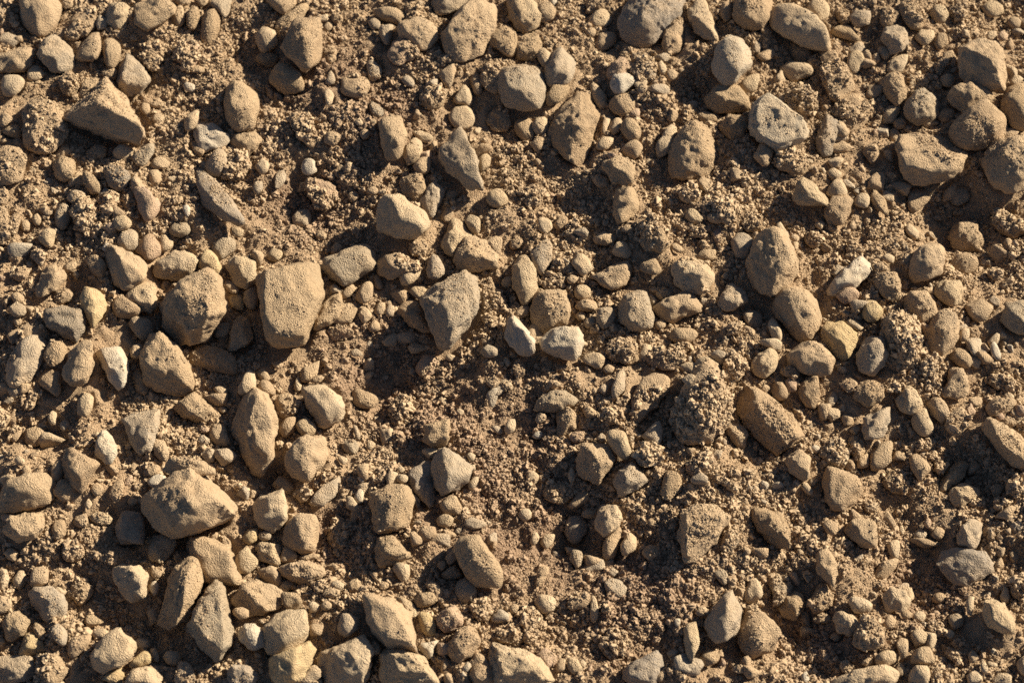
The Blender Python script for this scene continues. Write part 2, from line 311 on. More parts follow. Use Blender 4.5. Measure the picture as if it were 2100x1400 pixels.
# every stone: kind (A angular, R rounded, C clod, + lies proud, * strewn with crumbs), colour, height, outline / high points, in quarter pixels of the photograph from the corner @x,y | label
DATA = """
@0,0
R t .9 150,30 160,150 230,260 330,300 430,270 490,150 490,40 440,-40 330,-80 220,-60|large rounded dusty tan cobble cut by the frame in the top corner
A g .9 400,330 470,300 540,340 615,470 600,550 540,600 430,590 340,490 315,430|rounded grey cobble beside the flat tan wedge, above the big pyramid rock
A t .9 -40,500 100,420 240,385 295,420 270,520 210,595 60,580 -40,590|flat tan wedge at the frame edge beside the rounded grey cobble
A c .8 225,600 260,540 320,545 370,600 330,645 240,665|small cream stone tucked under the tip of the flat tan wedge
A c .9 10,700 20,630 110,615 190,660 195,710 130,770 60,790|blunt cream stone below the flat tan wedge at the frame edge
A t .9 620,450 700,370 780,265 820,290 825,440 790,490 660,505 / 800,290,.8 710,410,.9 800,450,1|angular tan stone with an upright point next to the rounded grey cobble
A+ t .8 840,330 910,320 980,400 985,460 900,560 870,545 840,440|tan teardrop stone just above the grey peaked rock
R c 1 870,90 920,20 1000,20 1075,90 1060,160 1010,225 950,235 890,190|smooth pale egg-shaped cobble beside the blocky tan rock near the top edge
A t .8 1110,60 1190,10 1420,5 1445,60 1420,130 1330,170 1250,240 1140,245 1120,150|blocky yellowish tan rock beside the pale egg-shaped cobble
R t .9 1400,150 1440,70 1500,50 1525,110 1520,180 1470,215|round tan pebble between the blocky tan rock and a barrel-shaped pebble
R t .9 1540,110 1570,60 1630,70 1635,170 1600,240 1545,230 1530,170|upright barrel-shaped tan pebble near the blocky tan rock
A b .8 1640,260 1680,130 1760,90 1810,130 1800,220 1740,270 1710,365 1660,350|dirty brown stone tapering downward below a flat grey flake
A g .6 1730,40 1760,-20 1890,-10 1895,60 1850,150 1800,100|flat grey flake cut by the top edge above a dirty brown stone
A+ g 1 945,640 990,500 1030,450 1170,550 1235,640 1225,730 1160,775 1040,790 960,720 / 1030,465,.7 1175,570,.8 1215,680,.7 1050,680,1|grey peaked rock with a sharp ridge leaning on the big pyramid rock
A+ t 1.1 515,960 640,830 860,655 1000,790 1080,930 1190,1140 1140,1190 930,1150 740,1110 620,1040 / 865,690,.95 830,860,1.1 1060,1010,.9 1120,1130,.6|big tan pyramid-shaped rock with one corner pointing up and a deep shadow
C t .8 490,650 560,590 655,670 640,730 590,790 510,760|rough dusty clod beside a flat tan stone above the big pyramid rock
A t .7 650,760 720,660 800,640 800,690 690,810 640,800|flat tan stone half hidden behind the big pyramid rock
C t .8 170,1000 210,900 330,830 470,940 560,1040 520,1150 430,1255 330,1240 220,1180|big soil-covered boulder half in the shadow of the pyramid rock
A t .8 20,1060 90,1020 160,1050 180,1110 130,1130 40,1100|small tan slab at the frame edge beside the soil-covered boulder
C t .9 -40,1240 60,1200 170,1240 230,1330 200,1420 120,1500 -40,1520|large crumbly tan clod at the frame edge below the soil-covered boulder
A+ c 1 1510,1020 1555,920 1635,910 1630,1000 1560,1075 1515,1070|cream lump touching the end of the white shard
A+ w .8 1580,1040 1730,1015 1890,1110 1870,1165 1670,1240 1660,1150|flat white triangular shard with a notched edge
A w .8 1500,700 1540,680 1610,720 1580,760 1530,750|
R t 1 1840,850 1850,730 1920,690 1990,680 2090,770 2120,880 2110,1000 2060,1065 1960,1075 1880,1040 1840,940|tall rounded oblong tan cobble standing above the white shard
R t .8 1900,1150 1960,1080 2110,1090 2160,1120 2140,1230 2020,1285 1930,1220|squat dusty tan stone directly below the tall oblong cobble
R g .9 1690,1330 1740,1240 1820,1230 1875,1300 1860,1390 1800,1440 1730,1430|smooth grey oval pebble set against a rough tan stone under the white shard
C t .8 1870,1400 1900,1280 1970,1250 2060,1370 2000,1470 1800,1480|rough tan stone behind the smooth grey oval pebble
A b .7 1560,1180 1620,1150 1680,1230 1660,1275 1600,1250|
R t .8 690,1270 780,1200 860,1215 870,1280 820,1310 740,1310|dusty tan pebble in the shade below the big pyramid rock
R t .9 430,1350 500,1280 580,1285 625,1350 600,1450 520,1480 440,1440|rounded tan pebble by itself below the soil-covered boulder
A+ g .8 1080,1300 1140,1240 1200,1180 1270,1180 1230,1250 1210,1340 1170,1370|thin grey flake below the lower corner of the big pyramid rock
A t .7 1240,1330 1290,1290 1370,1300 1390,1350 1340,1385 1260,1370|
C p .8 1440,400 1480,340 1600,340 1640,400 1620,480 1570,560 1520,580 1470,530|lumpy clod with a pinkish stain and a hollow, alone on open dirt
A t .7 1550,580 1600,540 1680,560 1670,600 1590,600|
R t .8 1250,960 1310,930 1350,970 1310,1020 1260,1010|
R t .8 1150,900 1170,850 1225,860 1230,920 1200,950|
R t .8 1230,860 1300,830 1360,850 1330,890 1240,890|
R t .8 500,30 560,0 600,40 540,80|
C t .6 540,310 620,180 740,80 810,110 790,220 720,290 620,330|dusty sloping slab of tan soil beside the corner cobble
R g .8 790,200 820,130 890,170 880,230 800,250|
R b .8 830,610 900,560 960,600 930,660 870,650|
R t .8 1440,20 1470,-30 1570,-20 1560,30 1500,50|
R t .8 1610,20 1640,-20 1710,-10 1690,50 1650,60|
C t .6 1160,440 1200,350 1330,330 1350,460 1320,540 1200,580|low dusty clod on the open dirt beside the pink-stained clod
C t .8 0,960 60,930 100,980 60,1030 0,1040|
@525,0
A+ b 1.05 200,400 260,260 320,150 430,140 520,200 545,330 500,430 490,550 410,600 310,530 230,440 / 370,180,.8 410,330,1.1 470,330,1 420,550,.7|dark dusty pyramid stone with its pale stick-like shard touching the top
A+ t .5 165,210 200,140 390,20 435,25 420,70 260,190 210,250|slender tan stick-like shard lying across the dark dusty pyramid stone
R t .9 90,0 140,-60 290,-50 330,10 270,70 230,110 180,100|rounded tan stone at the top edge behind the stick-like shard
A+ c 1 -10,300 20,230 90,225 150,260 175,350 130,410 60,425 0,370|small stone with a bright chipped top beside the dark dusty pyramid stone
R b .8 0,470 60,430 190,450 180,520 100,550 30,520|shaded brown pebble below the stone with the bright chipped top
R+ t .8 110,620 180,530 280,540 400,620 400,720 320,765 230,745 150,680|smooth wide tan stone under the point of the dark dusty pyramid stone
A t .9 960,100 1070,55 1150,90 1225,170 1180,215 1090,205 990,150|tan wedge stone lying just above the small dark triangular stone
A g .9 1010,230 1125,210 1115,310 1080,370 1030,320|small triangular grey stone pointing down below the tan wedge
R t .8 1160,230 1250,160 1360,150 1450,210 1490,300 1440,370 1360,400 1280,380 1190,300|large smooth oval tan stone beside the long two-toned rock
A g .9 1440,-10 1470,90 1520,135 1620,125 1720,70 1770,-10 1700,-60 1500,-60|rough grey stone at the top edge overlapping the long two-toned rock
A t .9 1510,290 1600,200 1680,90 1760,-20 1900,-20 1970,90 1900,140 1890,290 1820,440 1700,500 1600,480 1530,400|long rock, sandy at the top with a grey rounded lower end
A t .9 1880,320 1930,230 2060,210 2110,290 2150,370 2080,470 1980,410|shadowed tan stone with one bright edge beside the long two-toned rock
C p .8 1080,430 1130,340 1230,310 1320,370 1330,420 1280,480 1200,530 1110,490|crumbly pinkish clod below the small triangular grey stone
C g .8 905,530 960,490 1030,560 1030,620 970,660 920,620|
C t .8 560,430 620,380 670,430 660,500 600,520|
A g .7 570,680 610,580 640,600 650,680 600,700|
A c .7 555,780 590,730 640,790 630,860 580,870|
A+ d .8 930,880 960,835 1020,870 1045,940 1000,970 950,940|small dark grey chip touching the top of an upright oval cobble
R t .9 1005,1020 1060,950 1150,950 1210,1000 1240,1090 1200,1180 1190,1270 1110,1310 1040,1300 1010,1180|upright oval tan cobble with a dark chip at its head
A c .5 1270,1080 1310,1060 1420,1100 1450,1140 1380,1170|small flat pale sliver beside the upright oval cobble
A c 1 1200,1240 1250,1180 1320,1140 1365,1190 1360,1260 1310,1310 1230,1345|cream stone with a pointed top between the oval cobble and grey wedge slab
R t .9 1290,1350 1380,1295 1435,1310 1430,1410 1360,1430|
A c 1 1620,830 1680,740 1730,715 1770,770 1750,850 1650,860|small pale cone-shaped stone with its tip upward above a round pale pebble
R c .9 1585,960 1640,890 1740,880 1800,950 1770,1030 1680,1070 1610,1020|round pale pebble just above the tip of the grey wedge slab
C t .9 1750,640 1800,590 1850,650 1860,740 1820,775 1770,740|
A+ g .9 1500,1270 1560,1160 1675,1055 1720,1170 1780,1290 1830,1440 1860,1540 1730,1575 1620,1480 1570,1390 / 1675,1075,.8 1590,1190,.7 1730,1230,1 1830,1500,1 1740,1480,1 1650,1330,.9|grey wedge-shaped slab with a sharp upper tip and flat slanting face
A c .9 1800,1320 1870,1250 1925,1300 1910,1380 1840,1420|small bright cream stone wedged beside the grey wedge slab
C t .8 1340,790 1400,730 1500,720 1560,790 1520,860 1440,910 1370,870|round crumbly clod with a dark hole beneath it
A+ w 1 370,1380 400,1310 460,1300 500,1340 490,1400 440,1440 380,1420|small pale grey faceted stone alone on dark crumbly dirt
A t .8 560,1130 600,1080 680,1100 690,1150 640,1190 570,1170|small flat-topped tan stone on the open dirt beside a buried slope
R t .8 550,220 600,185 630,210 600,260 560,255|
C t .8 620,150 660,100 715,140 700,190 640,190|
R c .8 810,1000 850,970 880,1010 850,1035|
R t .8 850,1090 890,1060 940,1090 920,1140 870,1140|
R g .8 920,190 970,150 1020,190 1010,240 950,245|
C b .6 1880,970 1930,880 2040,880 2090,980 2060,1060 1950,1080|low dark clod in the shade behind the tip of the grey wedge slab
A t .8 1500,600 1560,590 1640,530 1610,700 1570,720|
C c .6 620,30 700,20 760,60 690,90 650,90|
A c .7 500,140 590,120 600,170 530,185|
R g .7 1190,650 1250,620 1300,680 1280,720 1220,690|
R c .9 -10,1370 50,1310 110,1350 100,1410 40,1430|
C t .5 270,1010 380,920 440,1000 500,1170 420,1200 330,1110|low buried slope of soil in shade beside a flat-topped tan stone
C t .7 700,680 780,620 900,660 930,740 870,800 730,790|
@1050,0
A c .9 -40,-20 60,-40 180,30 250,130 240,190 180,230 100,265 20,220 -30,120|smooth cream cobble at the top edge beside the long two-toned rock
R t .8 210,70 290,20 360,80 340,160 280,180 230,130|round tan pebble next to the smooth cream cobble at the top edge
A w .8 310,10 330,-30 370,0 360,55 330,50|
R t .8 30,400 100,300 190,265 260,340 250,420 200,480 110,490 50,460|shaded tan stone below the smooth cream cobble
A c .8 205,470 220,395 290,420 330,460 290,560 230,530|narrow cream chip standing beside the upright grey-tan stone
A g 1 265,620 320,540 340,440 400,400 490,460 520,540 510,620 450,670 400,705 300,690 / 400,420,.8 370,560,1 480,580,.9|upright grey-tan stone between a cream chip and the shaded grey boulder
R* g .75 -110,690 -70,590 80,535 230,580 275,660 265,830 220,890 80,895 -20,860 -90,790|large grey boulder half in shadow with a black hollow under it
R t .8 280,850 300,740 400,690 470,720 450,790 380,840 310,865|small tan stone between the shaded grey boulder and the long kite-shaped boulder
A* b .8 300,1130 330,1010 420,860 530,760 650,770 720,920 690,1040 640,1180 530,1340 420,1310 330,1220 / 560,800,.8 570,1000,1 520,1180,1 500,1290,.7 680,930,.7|long kite-shaped dark boulder narrowing to a point at its lower end
R c .7 640,700 680,680 740,740 780,820 770,890 720,890 680,800|slim cream pebble beside the wide end of the kite-shaped boulder
R c .9 160,1030 200,970 280,975 300,1050 270,1115 210,1110|round cream pebble touching the side of the kite-shaped boulder
R t .8 20,1060 70,980 150,980 200,1080 180,1140 110,1160 40,1120|dusty round stone beside the round cream pebble
R t .8 150,1180 220,1130 280,1150 250,1220 190,1240|
A p .8 780,580 830,520 910,470 980,540 990,600 900,650 800,640|dark pinkish stone half covered by a bright white stone
A+ w 1 805,670 850,610 970,600 1020,660 980,710 900,760 850,770|bright white stone with a broken top leaning on a dark pinkish stone
C g .7 990,640 1000,500 1090,430 1150,490 1180,570 1150,690 1060,690|dusty grey slab standing beside the bright white stone
A t .9 795,860 860,790 950,760 1010,820 1000,900 930,950 850,920|angular tan stone directly below the bright white stone
A p .8 960,940 1000,890 1050,900 1040,970 990,970|
R c .9 790,1040 840,970 900,1010 880,1080 830,1105 800,1080|small round pale pebble beside a darker tan pebble, right of the kite-shaped boulder
R t .9 890,1050 930,980 1010,990 1060,1080 1030,1140 950,1150|darker tan pebble beside a small round pale pebble
A c .7 730,1060 770,960 810,970 780,1050 750,1110|
R c .8 690,1190 740,1130 830,1130 820,1190 780,1230 700,1230|small pale pebble close to the point of the kite-shaped boulder
R t .9 900,1220 980,1150 1040,1160 1070,1230 1020,1300 950,1280|tan pebble with a thin shadow above the rough trapezoid stone
R c .8 1180,1230 1210,1150 1250,1090 1290,1030 1350,1060 1330,1140 1280,1190 1250,1270 1200,1285|pale peanut-shaped pebble leaning beside the large lumpy tan boulder
R t 1 1280,1220 1360,1170 1380,1070 1470,1010 1560,1050 1640,1140 1670,1260 1640,1370 1560,1440 1400,1470 1300,1400|large lumpy tan boulder with a pale peanut-shaped pebble beside it
A t .8 740,1360 800,1310 890,1280 970,1330 1010,1430 1000,1520 900,1470 800,1420|rough tan trapezoid stone with a sharp lower corner
R* d .9 870,180 900,80 980,-40 1200,-80 1400,-40 1420,60 1370,140 1240,260 1080,375 960,350 890,290|huge dark mottled boulder at the top edge
C t .8 1230,370 1260,270 1360,150 1410,190 1400,290 1380,400 1310,450 1250,420|sandy clod hanging from the huge dark mottled boulder
A c .8 1440,110 1480,20 1560,-20 1600,90 1680,210 1690,355 1590,355 1530,270 1460,200|long cream slab with a square end beside the huge dark boulder
C t .7 1600,60 1640,40 1690,140 1650,190|
A c .8 610,190 650,140 740,70 810,80 820,170 770,230 650,225|pale stone with a bright lower lip beside the huge dark boulder
C t .7 610,30 640,-30 800,-30 810,50 740,70 650,100|sandy clod at the top edge above the pale stone with bright lip
R t .8 605,270 640,230 690,240 680,300 640,290|
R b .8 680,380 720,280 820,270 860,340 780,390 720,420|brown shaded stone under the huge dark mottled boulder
A+ v 1.15 1640,560 1690,400 1780,300 1880,340 1960,470 1970,550 1900,610 1820,705 1740,690 1660,620 / 1720,370,1 1780,310,.95 1880,350,.95 1960,490,.9 1870,600,.8 1790,480,1.05|pale-topped angular block with a shaded lower face standing proud
R+ t .9 1585,840 1640,740 1750,700 1860,720 1950,810 1930,890 1840,920 1720,925 1630,890|smooth oval tan cobble just below the pale-topped angular block
R c .7 1860,700 1900,640 1990,610 2030,650 2000,720 1920,760|pale flat pebble between the pale-topped block and the big pale grey rock
R t .7 1515,940 1560,910 1640,940 1680,980 1640,1010 1560,1000|small flat tan pebble below the smooth oval cobble
R b .8 1700,1050 1740,960 1860,940 1960,960 1950,1060 1880,1140 1760,1120|brownish shaded stone between the oval cobble and the big pale grey rock
C t .7 1570,1060 1630,1020 1690,1060 1690,1140 1640,1140|
R c .8 1195,540 1220,500 1265,560 1250,610 1210,600|
R t .8 1260,610 1300,570 1360,600 1350,640 1290,660|
R t .8 1030,720 1070,680 1110,720 1080,770 1040,760|
R t .9 1980,1280 2040,1180 2120,1190 2140,1270 2100,1350 2030,1360|round tan pebble under the lower edge of the big pale grey rock
A b .8 1700,100 1720,20 1800,20 1810,150 1740,180|dark square stone in deep shade beside the long cream slab
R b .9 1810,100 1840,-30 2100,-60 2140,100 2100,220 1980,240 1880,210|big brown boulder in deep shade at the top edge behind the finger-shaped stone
C g .7 1800,1340 1830,1300 1870,1350 1850,1400|
@1575,0
R+ c .9 0,130 60,60 150,50 260,110 380,200 490,290 515,350 490,410 420,410 300,350 150,300 40,220|long cream finger-shaped stone lying aslant near the top edge
A c .8 310,60 360,0 460,-10 500,50 490,130 400,190 340,130|angular cream stone tucked behind the finger-shaped stone
C t .8 560,130 600,90 660,120 680,180 620,205 580,180|small crumbly tan lump between the angular cream stone and a grey block
A g .8 670,130 720,80 820,80 840,110 820,200 740,215 690,200|grey block striped by a shadow, right of the small crumbly tan lump
A t .7 520,250 560,220 650,210 750,320 700,340 580,290|tan pointed stone narrowing to a tip beside the finger-shaped stone
R b .8 160,400 230,340 330,370 370,450 340,510 280,530 210,460|smooth brown pebble in shade under the finger-shaped stone
A c .9 100,570 150,530 230,510 330,550 380,600 320,650 220,665 140,630|bright cream almond-shaped stone below the smooth brown pebble
C t .9 430,600 470,510 560,490 610,580 700,640 700,720 620,790 520,830 460,700|large knobbly clod with a wrinkled surface beside the bright almond-shaped stone
A c .9 640,510 660,440 740,420 790,450 770,530 700,600 650,570|pale rough nugget above the large knobbly clod
A g .95 920,260 960,220 1110,210 1140,270 1130,380 1080,440 990,430 940,340|grey squarish rough stone below two crumbly clods
R t .7 900,430 920,380 980,400 1000,460 950,490|
C t .8 920,150 960,60 1040,80 1080,150 1020,220 930,210|crumbly tan clod above the left corner of the grey squarish stone
C t .9 1070,60 1150,10 1240,40 1270,120 1280,200 1200,235 1130,180|crumbly tan clod above the right corner of the grey squarish stone
R c .9 1325,110 1360,50 1440,50 1480,120 1450,180 1390,190|round cream pebble near the top edge beside a crumbly upright clod
C t .9 1490,110 1520,10 1610,0 1630,80 1610,160 1560,180|crumbly upright clod at the top edge beside a round cream pebble
A c .9 1745,50 1800,0 1900,10 1930,80 1890,120 1810,145|cream faceted stone near the top right corner
A c .8 1205,290 1240,240 1360,250 1350,330 1300,370 1230,340|pale cup-shaped stone beside the grey squarish stone
R b .8 1360,350 1400,280 1470,280 1480,360 1410,405|brown pebble touching the pale cup-shaped stone
A+ t 1.1 1580,560 1600,420 1640,370 1800,330 1920,390 1930,510 1970,700 1930,745 1780,745 1700,680 1580,640 / 1640,385,.9 1790,345,.95 1915,405,1 1840,470,1.1 1920,690,.7|big tan block with a lit slanting top standing near the right edge
R t .9 1480,790 1580,720 1640,685 1730,720 1820,800 1845,870 1760,920 1620,940 1520,860|smooth tan cobble under the big tan block, partly behind a dark cobble
R* b 1.0 1500,1110 1560,990 1680,920 1760,850 1850,900 1960,1010 1960,1090 1890,1150 1740,1215 1620,1220 1530,1180|dark dusty humped cobble resting against the smooth tan cobble
R t .9 1905,850 1960,720 2080,700 2200,750 2220,950 2080,1060 1970,1010|large rounded stone cut by the right edge beside the humped cobble
R g .9 1115,900 1170,790 1270,730 1370,780 1400,880 1360,970 1220,1010 1130,970|rounded grey-tan cobble between a smooth oval stone and the humped cobble
R t .9 920,680 950,610 1040,600 1130,670 1140,760 1060,860 980,800|smooth upright oval stone beside the rounded grey-tan cobble
A c .6 980,550 1040,470 1140,440 1150,500 1090,580 980,600|flat pale flake half buried above the smooth upright oval stone
A c .9 935,930 980,880 1080,870 1090,930 1030,1000 960,1010|small cream cube-like stone beside the rounded grey-tan cobble
A c .7 1240,1000 1300,970 1410,980 1410,1020 1310,1045|flat pale chip under the rounded grey-tan cobble
A d .7 390,1150 430,1030 460,950 530,960 580,1010 570,1120 500,1260 450,1280 400,1220|narrow dark grey slab standing beside the big pale grey rock
A+ v .9 -150,1040 -110,850 -20,790 90,820 200,920 325,1040 290,1140 170,1210 80,1245 -30,1190 / -80,870,.9 -10,810,.9 170,930,1 280,1050,.9 60,1180,.7 -100,1030,.9|big pale grey angular rock with a broad flat face
C t .8 130,800 220,720 290,710 400,810 400,880 330,940 250,940 180,860|crumbly clod just above the big pale grey rock
C t .9 30,1330 70,1250 180,1210 280,1260 290,1330 340,1400 250,1430 120,1400|lumpy tan stone directly below the big pale grey rock
A* t .7 1040,1200 1090,1100 1280,1130 1460,1100 1600,1200 1640,1360 1500,1470 1220,1510 1080,1400 / 1090,1140,.8 1340,1280,1 1500,1260,.9 1480,1420,.8 1130,1380,.7|large tan block half in the shadow cast by the humped cobble
R t .95 1760,1330 1820,1190 2000,1130 2100,1160 2180,1250 2180,1500 2020,1580 1850,1560 1790,1450|large tan boulder cut by the right edge below the humped cobble
C t .8 780,1240 820,1180 900,1190 910,1290 850,1340 800,1300|
R t .8 990,1100 1040,1050 1080,1110 1040,1170 1000,1150|
R b .8 1415,650 1470,610 1540,660 1510,720 1440,710|
C t .8 1370,560 1420,490 1460,530 1430,620 1380,620|
R p .8 1885,300 1920,260 1970,290 1950,340 1900,340|
R t .8 1970,190 2010,140 2070,160 2070,220 2010,235|
A c .7 1980,660 2020,620 2090,630 2060,690 2000,700|
R b .7 1390,960 1440,890 1540,900 1540,980 1450,1000|
R t .7 1900,1130 1980,1050 2060,1100 1980,1140|
C t .5 500,900 640,800 860,770 900,880 790,1030 680,1080 540,960|broad low dusty clod with a straight shadow edge beside the narrow dark slab
C c .8 510,50 560,20 610,60 570,90|
R b .8 1030,1010 1080,970 1140,1000 1120,1060 1050,1060|
C t .7 1220,1100 1280,1050 1350,1100 1330,1160 1250,1160|
A b .5 430,460 450,410 560,430 580,490 460,530|
@1050,0
C t .6 -260,650 -230,545 -110,490 20,520 -10,600 -70,700 -100,760 -210,740|sandy lump against the large half-shadowed grey boulder
@0,350
R d .95 845,-10 900,-30 1030,-20 1070,40 1060,110 1000,160 930,150 870,90|smooth dark grey cobble beside a notched tan stone
A t .9 680,30 730,10 830,110 830,180 740,190 680,140|notched tan stone lying beside the smooth dark grey cobble
R g .7 550,220 590,170 680,170 700,210 640,270 580,270|
R g .8 450,370 480,290 540,270 590,320 570,430 520,485 470,450|upright oval grey-tan pebble beside a rough tan clod
C t .9 590,370 630,280 720,250 800,330 790,420 700,510 650,470|rough tan clod between the oval grey-tan pebble and a thin slab
C t .7 840,260 870,170 930,165 970,210 950,300 900,390 840,420|thin crumbly slab standing below the smooth dark grey cobble
R c .8 920,430 950,380 1030,370 1080,420 1050,470 970,490|cream pebble lying below the thin crumbly slab
A+ p .9 1095,180 1130,140 1180,180 1310,260 1310,330 1240,410 1200,410 1160,300|pinkish grey shard leaning over a dark gap
A+ d .6 1610,90 1660,10 1790,110 1960,280 2010,360 1960,440 1900,420 1760,290 1640,190|long dark grey slab lying nearly flush with the dirt
C t .7 1340,260 1420,210 1500,210 1490,280 1400,290|
R g .8 1390,500 1430,430 1540,440 1560,500 1500,540 1430,530|flat dusty grey stone below the pinkish grey shard
A w .6 1500,300 1550,280 1560,350 1530,390|
A c .9 320,520 360,475 450,490 440,560 440,630 380,620 330,570|pale cube-like stone on crumbly dirt below the oval grey-tan pebble
R t .8 170,450 200,405 245,430 240,500 190,500|
R t .8 260,400 290,355 340,400 330,450 280,450|
R t .8 350,345 390,320 430,350 390,375|
C t .8 -30,200 0,140 60,150 75,210 40,270 -20,280|
C t .7 70,420 100,350 160,350 165,420 120,520 90,500|
C y .7 -40,330 30,300 80,420 90,560 20,600 -40,560|yellowish sandy clod at the frame edge
R g .9 960,590 990,520 1060,490 1130,540 1130,620 1060,660 980,640|grey-tan stone behind the wide rugged tan rock
A p .9 1110,640 1150,570 1230,520 1270,560 1315,660 1250,700 1190,740 1140,690|pinkish angular stone between the grey-tan stone and the cream block
A w .8 840,640 880,595 930,610 920,650 870,670|
A t .95 860,720 920,610 1000,650 1080,690 1210,820 1200,900 1100,960 1030,990 930,900 890,800 / 930,640,.8 1010,740,1 1060,900,.9 1180,830,.8|wide rugged tan rock with crumbs on its sloping side
A c .8 1310,570 1350,530 1420,590 1380,650 1320,660|small cream stone above the cream block
A+ c .9 1260,820 1330,710 1430,640 1550,650 1640,700 1590,830 1500,895 1360,850 1270,860 / 1430,655,.9 1550,660,.9 1625,710,1 1330,780,.7 1560,770,1.1 1400,770,1|cream block with a clean front face beside the yellow crystalline stone
A y .9 1615,790 1640,670 1700,640 1770,690 1820,810 1790,860 1680,840|yellow crystalline stone between two cream blocks
A c .95 1860,760 1900,700 2020,700 2110,740 2110,900 2010,980 1940,950 1890,850 / 1910,720,.9 2020,720,1 2040,860,1 2090,800,.9|square cream block beside the flat-topped slab
R g .6 1740,640 1780,590 1850,535 1910,570 1930,630 1860,690 1800,730 1760,700|flat oval grey-tan stone above the yellow crystalline stone
A+ c .7 1880,490 1930,460 2000,490 1990,550 1930,550|small pale chip just below the long dark grey slab
A t 1 290,990 320,900 390,770 450,750 510,830 540,890 480,970 380,1040 300,1030 / 430,780,.8 420,890,1 350,980,.8|tan cobble with a pointed top and a dark shadow at its side
C g .8 250,700 290,620 350,640 370,720 340,780 290,740|
R t .7 520,790 570,750 640,750 600,820 550,830|
A t .8 700,730 760,700 830,710 880,780 860,880 800,830 740,780|tan stone half in shade beside the wide rugged tan rock
C t .8 440,1040 480,970 570,960 600,1020 560,1080 480,1095|rough tan pebble above the chunky dark grey rock
A y .9 655,1080 680,960 740,970 880,1070 860,1180 800,1250 740,1290 690,1180|pointed yellowish tan rock touching the chunky dark grey rock
A d .9 355,1210 390,1130 500,1120 640,1130 700,1210 690,1320 620,1390 480,1340 380,1270 / 420,1150,.8 620,1170,.9 600,1280,1 450,1240,1|chunky dark grey rock lying wide beside the pointed yellowish rock
A+ c 1 1030,1020 1080,960 1200,910 1270,930 1290,1030 1290,1120 1230,1170 1130,1120 1040,1070 / 1090,970,.9 1250,950,.9 1220,1080,1 1080,1040,.9|faceted cream stone between the wide rugged rock and the bulky boulder
R b .8 920,1100 980,1010 1060,1080 1160,1150 1080,1200 980,1190|dark shaded pebble under the faceted cream stone
A g .8 1060,1240 1150,1190 1230,1240 1250,1310 1180,1390 1110,1320|grey stone in the shade of the bulky boulder
A+ t 1.15 1310,1100 1350,1010 1440,910 1690,830 1790,880 1820,1010 1860,1150 1790,1260 1680,1360 1560,1420 1460,1370 1340,1230 / 1470,950,.85 1690,850,.8 1770,900,.85 1690,1160,1.1 1520,1060,1.05 1540,1250,.9 1800,1130,.8|bulky tan boulder with broad flat facets
R c .8 1740,1300 1790,1260 1870,1240 1895,1290 1840,1360 1760,1370|small rounded pale pebble under the lower corner of the bulky boulder
A c .9 1880,1390 1930,1280 2010,1190 2070,1220 2080,1340 2060,1460 1980,1490 1860,1480|upright cream stone between the bulky boulder and the flat-topped slab
A y .8 1870,1050 1930,1010 2010,1060 1990,1150 1900,1140|shaded olive-tan stone above the upright cream stone
R g .8 2000,1020 2070,960 2130,1000 2120,1130 2050,1120|grey-tan stone in shade against the side of the flat-topped slab
R t .8 90,1030 140,1000 200,1050 170,1090 120,1080|
A g .7 70,1150 130,1080 190,1110 215,1170 140,1200|small grey triangular stone near the frame edge
C t .7 90,850 150,790 250,800 240,870 160,900|
R t .8 110,1240 150,1200 180,1240 140,1280|
A t .7 60,1330 160,1300 170,1400 90,1420|
C t .7 170,1330 250,1260 350,1290 400,1360 350,1420 200,1420|
R t .7 1830,930 1900,910 1960,990 1900,1010|
@525,350
A+ c 1.1 990,390 1010,300 1080,220 1200,210 1340,300 1400,430 1420,470 1330,555 1200,550 1060,500 1000,450 / 1090,240,.85 1200,225,.9 1330,330,.8 1270,400,1.1 1350,500,.7|smooth cream cobble with a sunlit slope and long dark shadow beside it
R t .9 1180,90 1240,20 1340,20 1400,110 1400,210 1310,270 1240,210|rounded dusty tan stone behind the shadowed cream cobble
R g .9 1340,270 1400,150 1450,80 1520,110 1550,180 1510,280 1420,375 1370,330|grey-tan stone leaning between the dusty tan stone and the grey wedge slab
R c .95 1890,250 1910,180 1980,155 2060,200 2070,260 2010,300 1920,290|pale round pebble by itself below the grey wedge slab
R c .8 1715,410 1760,365 1830,400 1840,470 1810,515 1760,460|small pale pebble just above the pair of joined cream stones
A c .95 1520,620 1540,510 1600,390 1680,420 1770,520 1720,600 1640,640 1600,710 1540,690 / 1610,410,.8 1650,500,1 1580,620,.9|upright cream stone, the rear one of a touching pair
A t 1 1620,680 1680,570 1770,530 1840,570 1930,660 1985,720 1980,790 1840,830 1680,810 1630,760 / 1760,550,.9 1830,640,1 1960,740,.8 1700,690,.9|wide cream-tan stone, the front one of a touching pair
A t .6 1880,590 1960,540 2020,550 2010,650 1980,690|thin tan slab half buried behind the touching pair
A g .9 540,810 580,720 690,680 800,620 930,620 980,760 900,850 790,910 715,965 640,900 / 700,700,.9 900,650,.9 860,790,1 720,900,.8 620,780,.9|rough grey angular rock just above the corner of the flat-topped slab
C t .9 1000,770 1110,690 1210,690 1340,770 1350,820 1180,850 1100,890|heap of clinging crumbs above the faceted cream nugget
A c .9 1180,870 1220,790 1290,770 1350,830 1300,890 1240,940 1190,910|faceted cream nugget under a heap of crumbs
C t .8 1250,620 1310,560 1400,560 1410,650 1340,700 1270,690|round crumbly clod in the shade below the shadowed cream cobble
A g .9 1400,820 1440,700 1490,730 1545,830 1500,890 1420,870|small cone-shaped grey stone in shade above the tooth-shaped grey rock
R g .8 300,380 340,330 440,320 450,400 400,470 320,440|round grey-tan pebble alone in a shaded dirt hollow
R b .7 615,640 660,590 710,630 680,680 620,690|
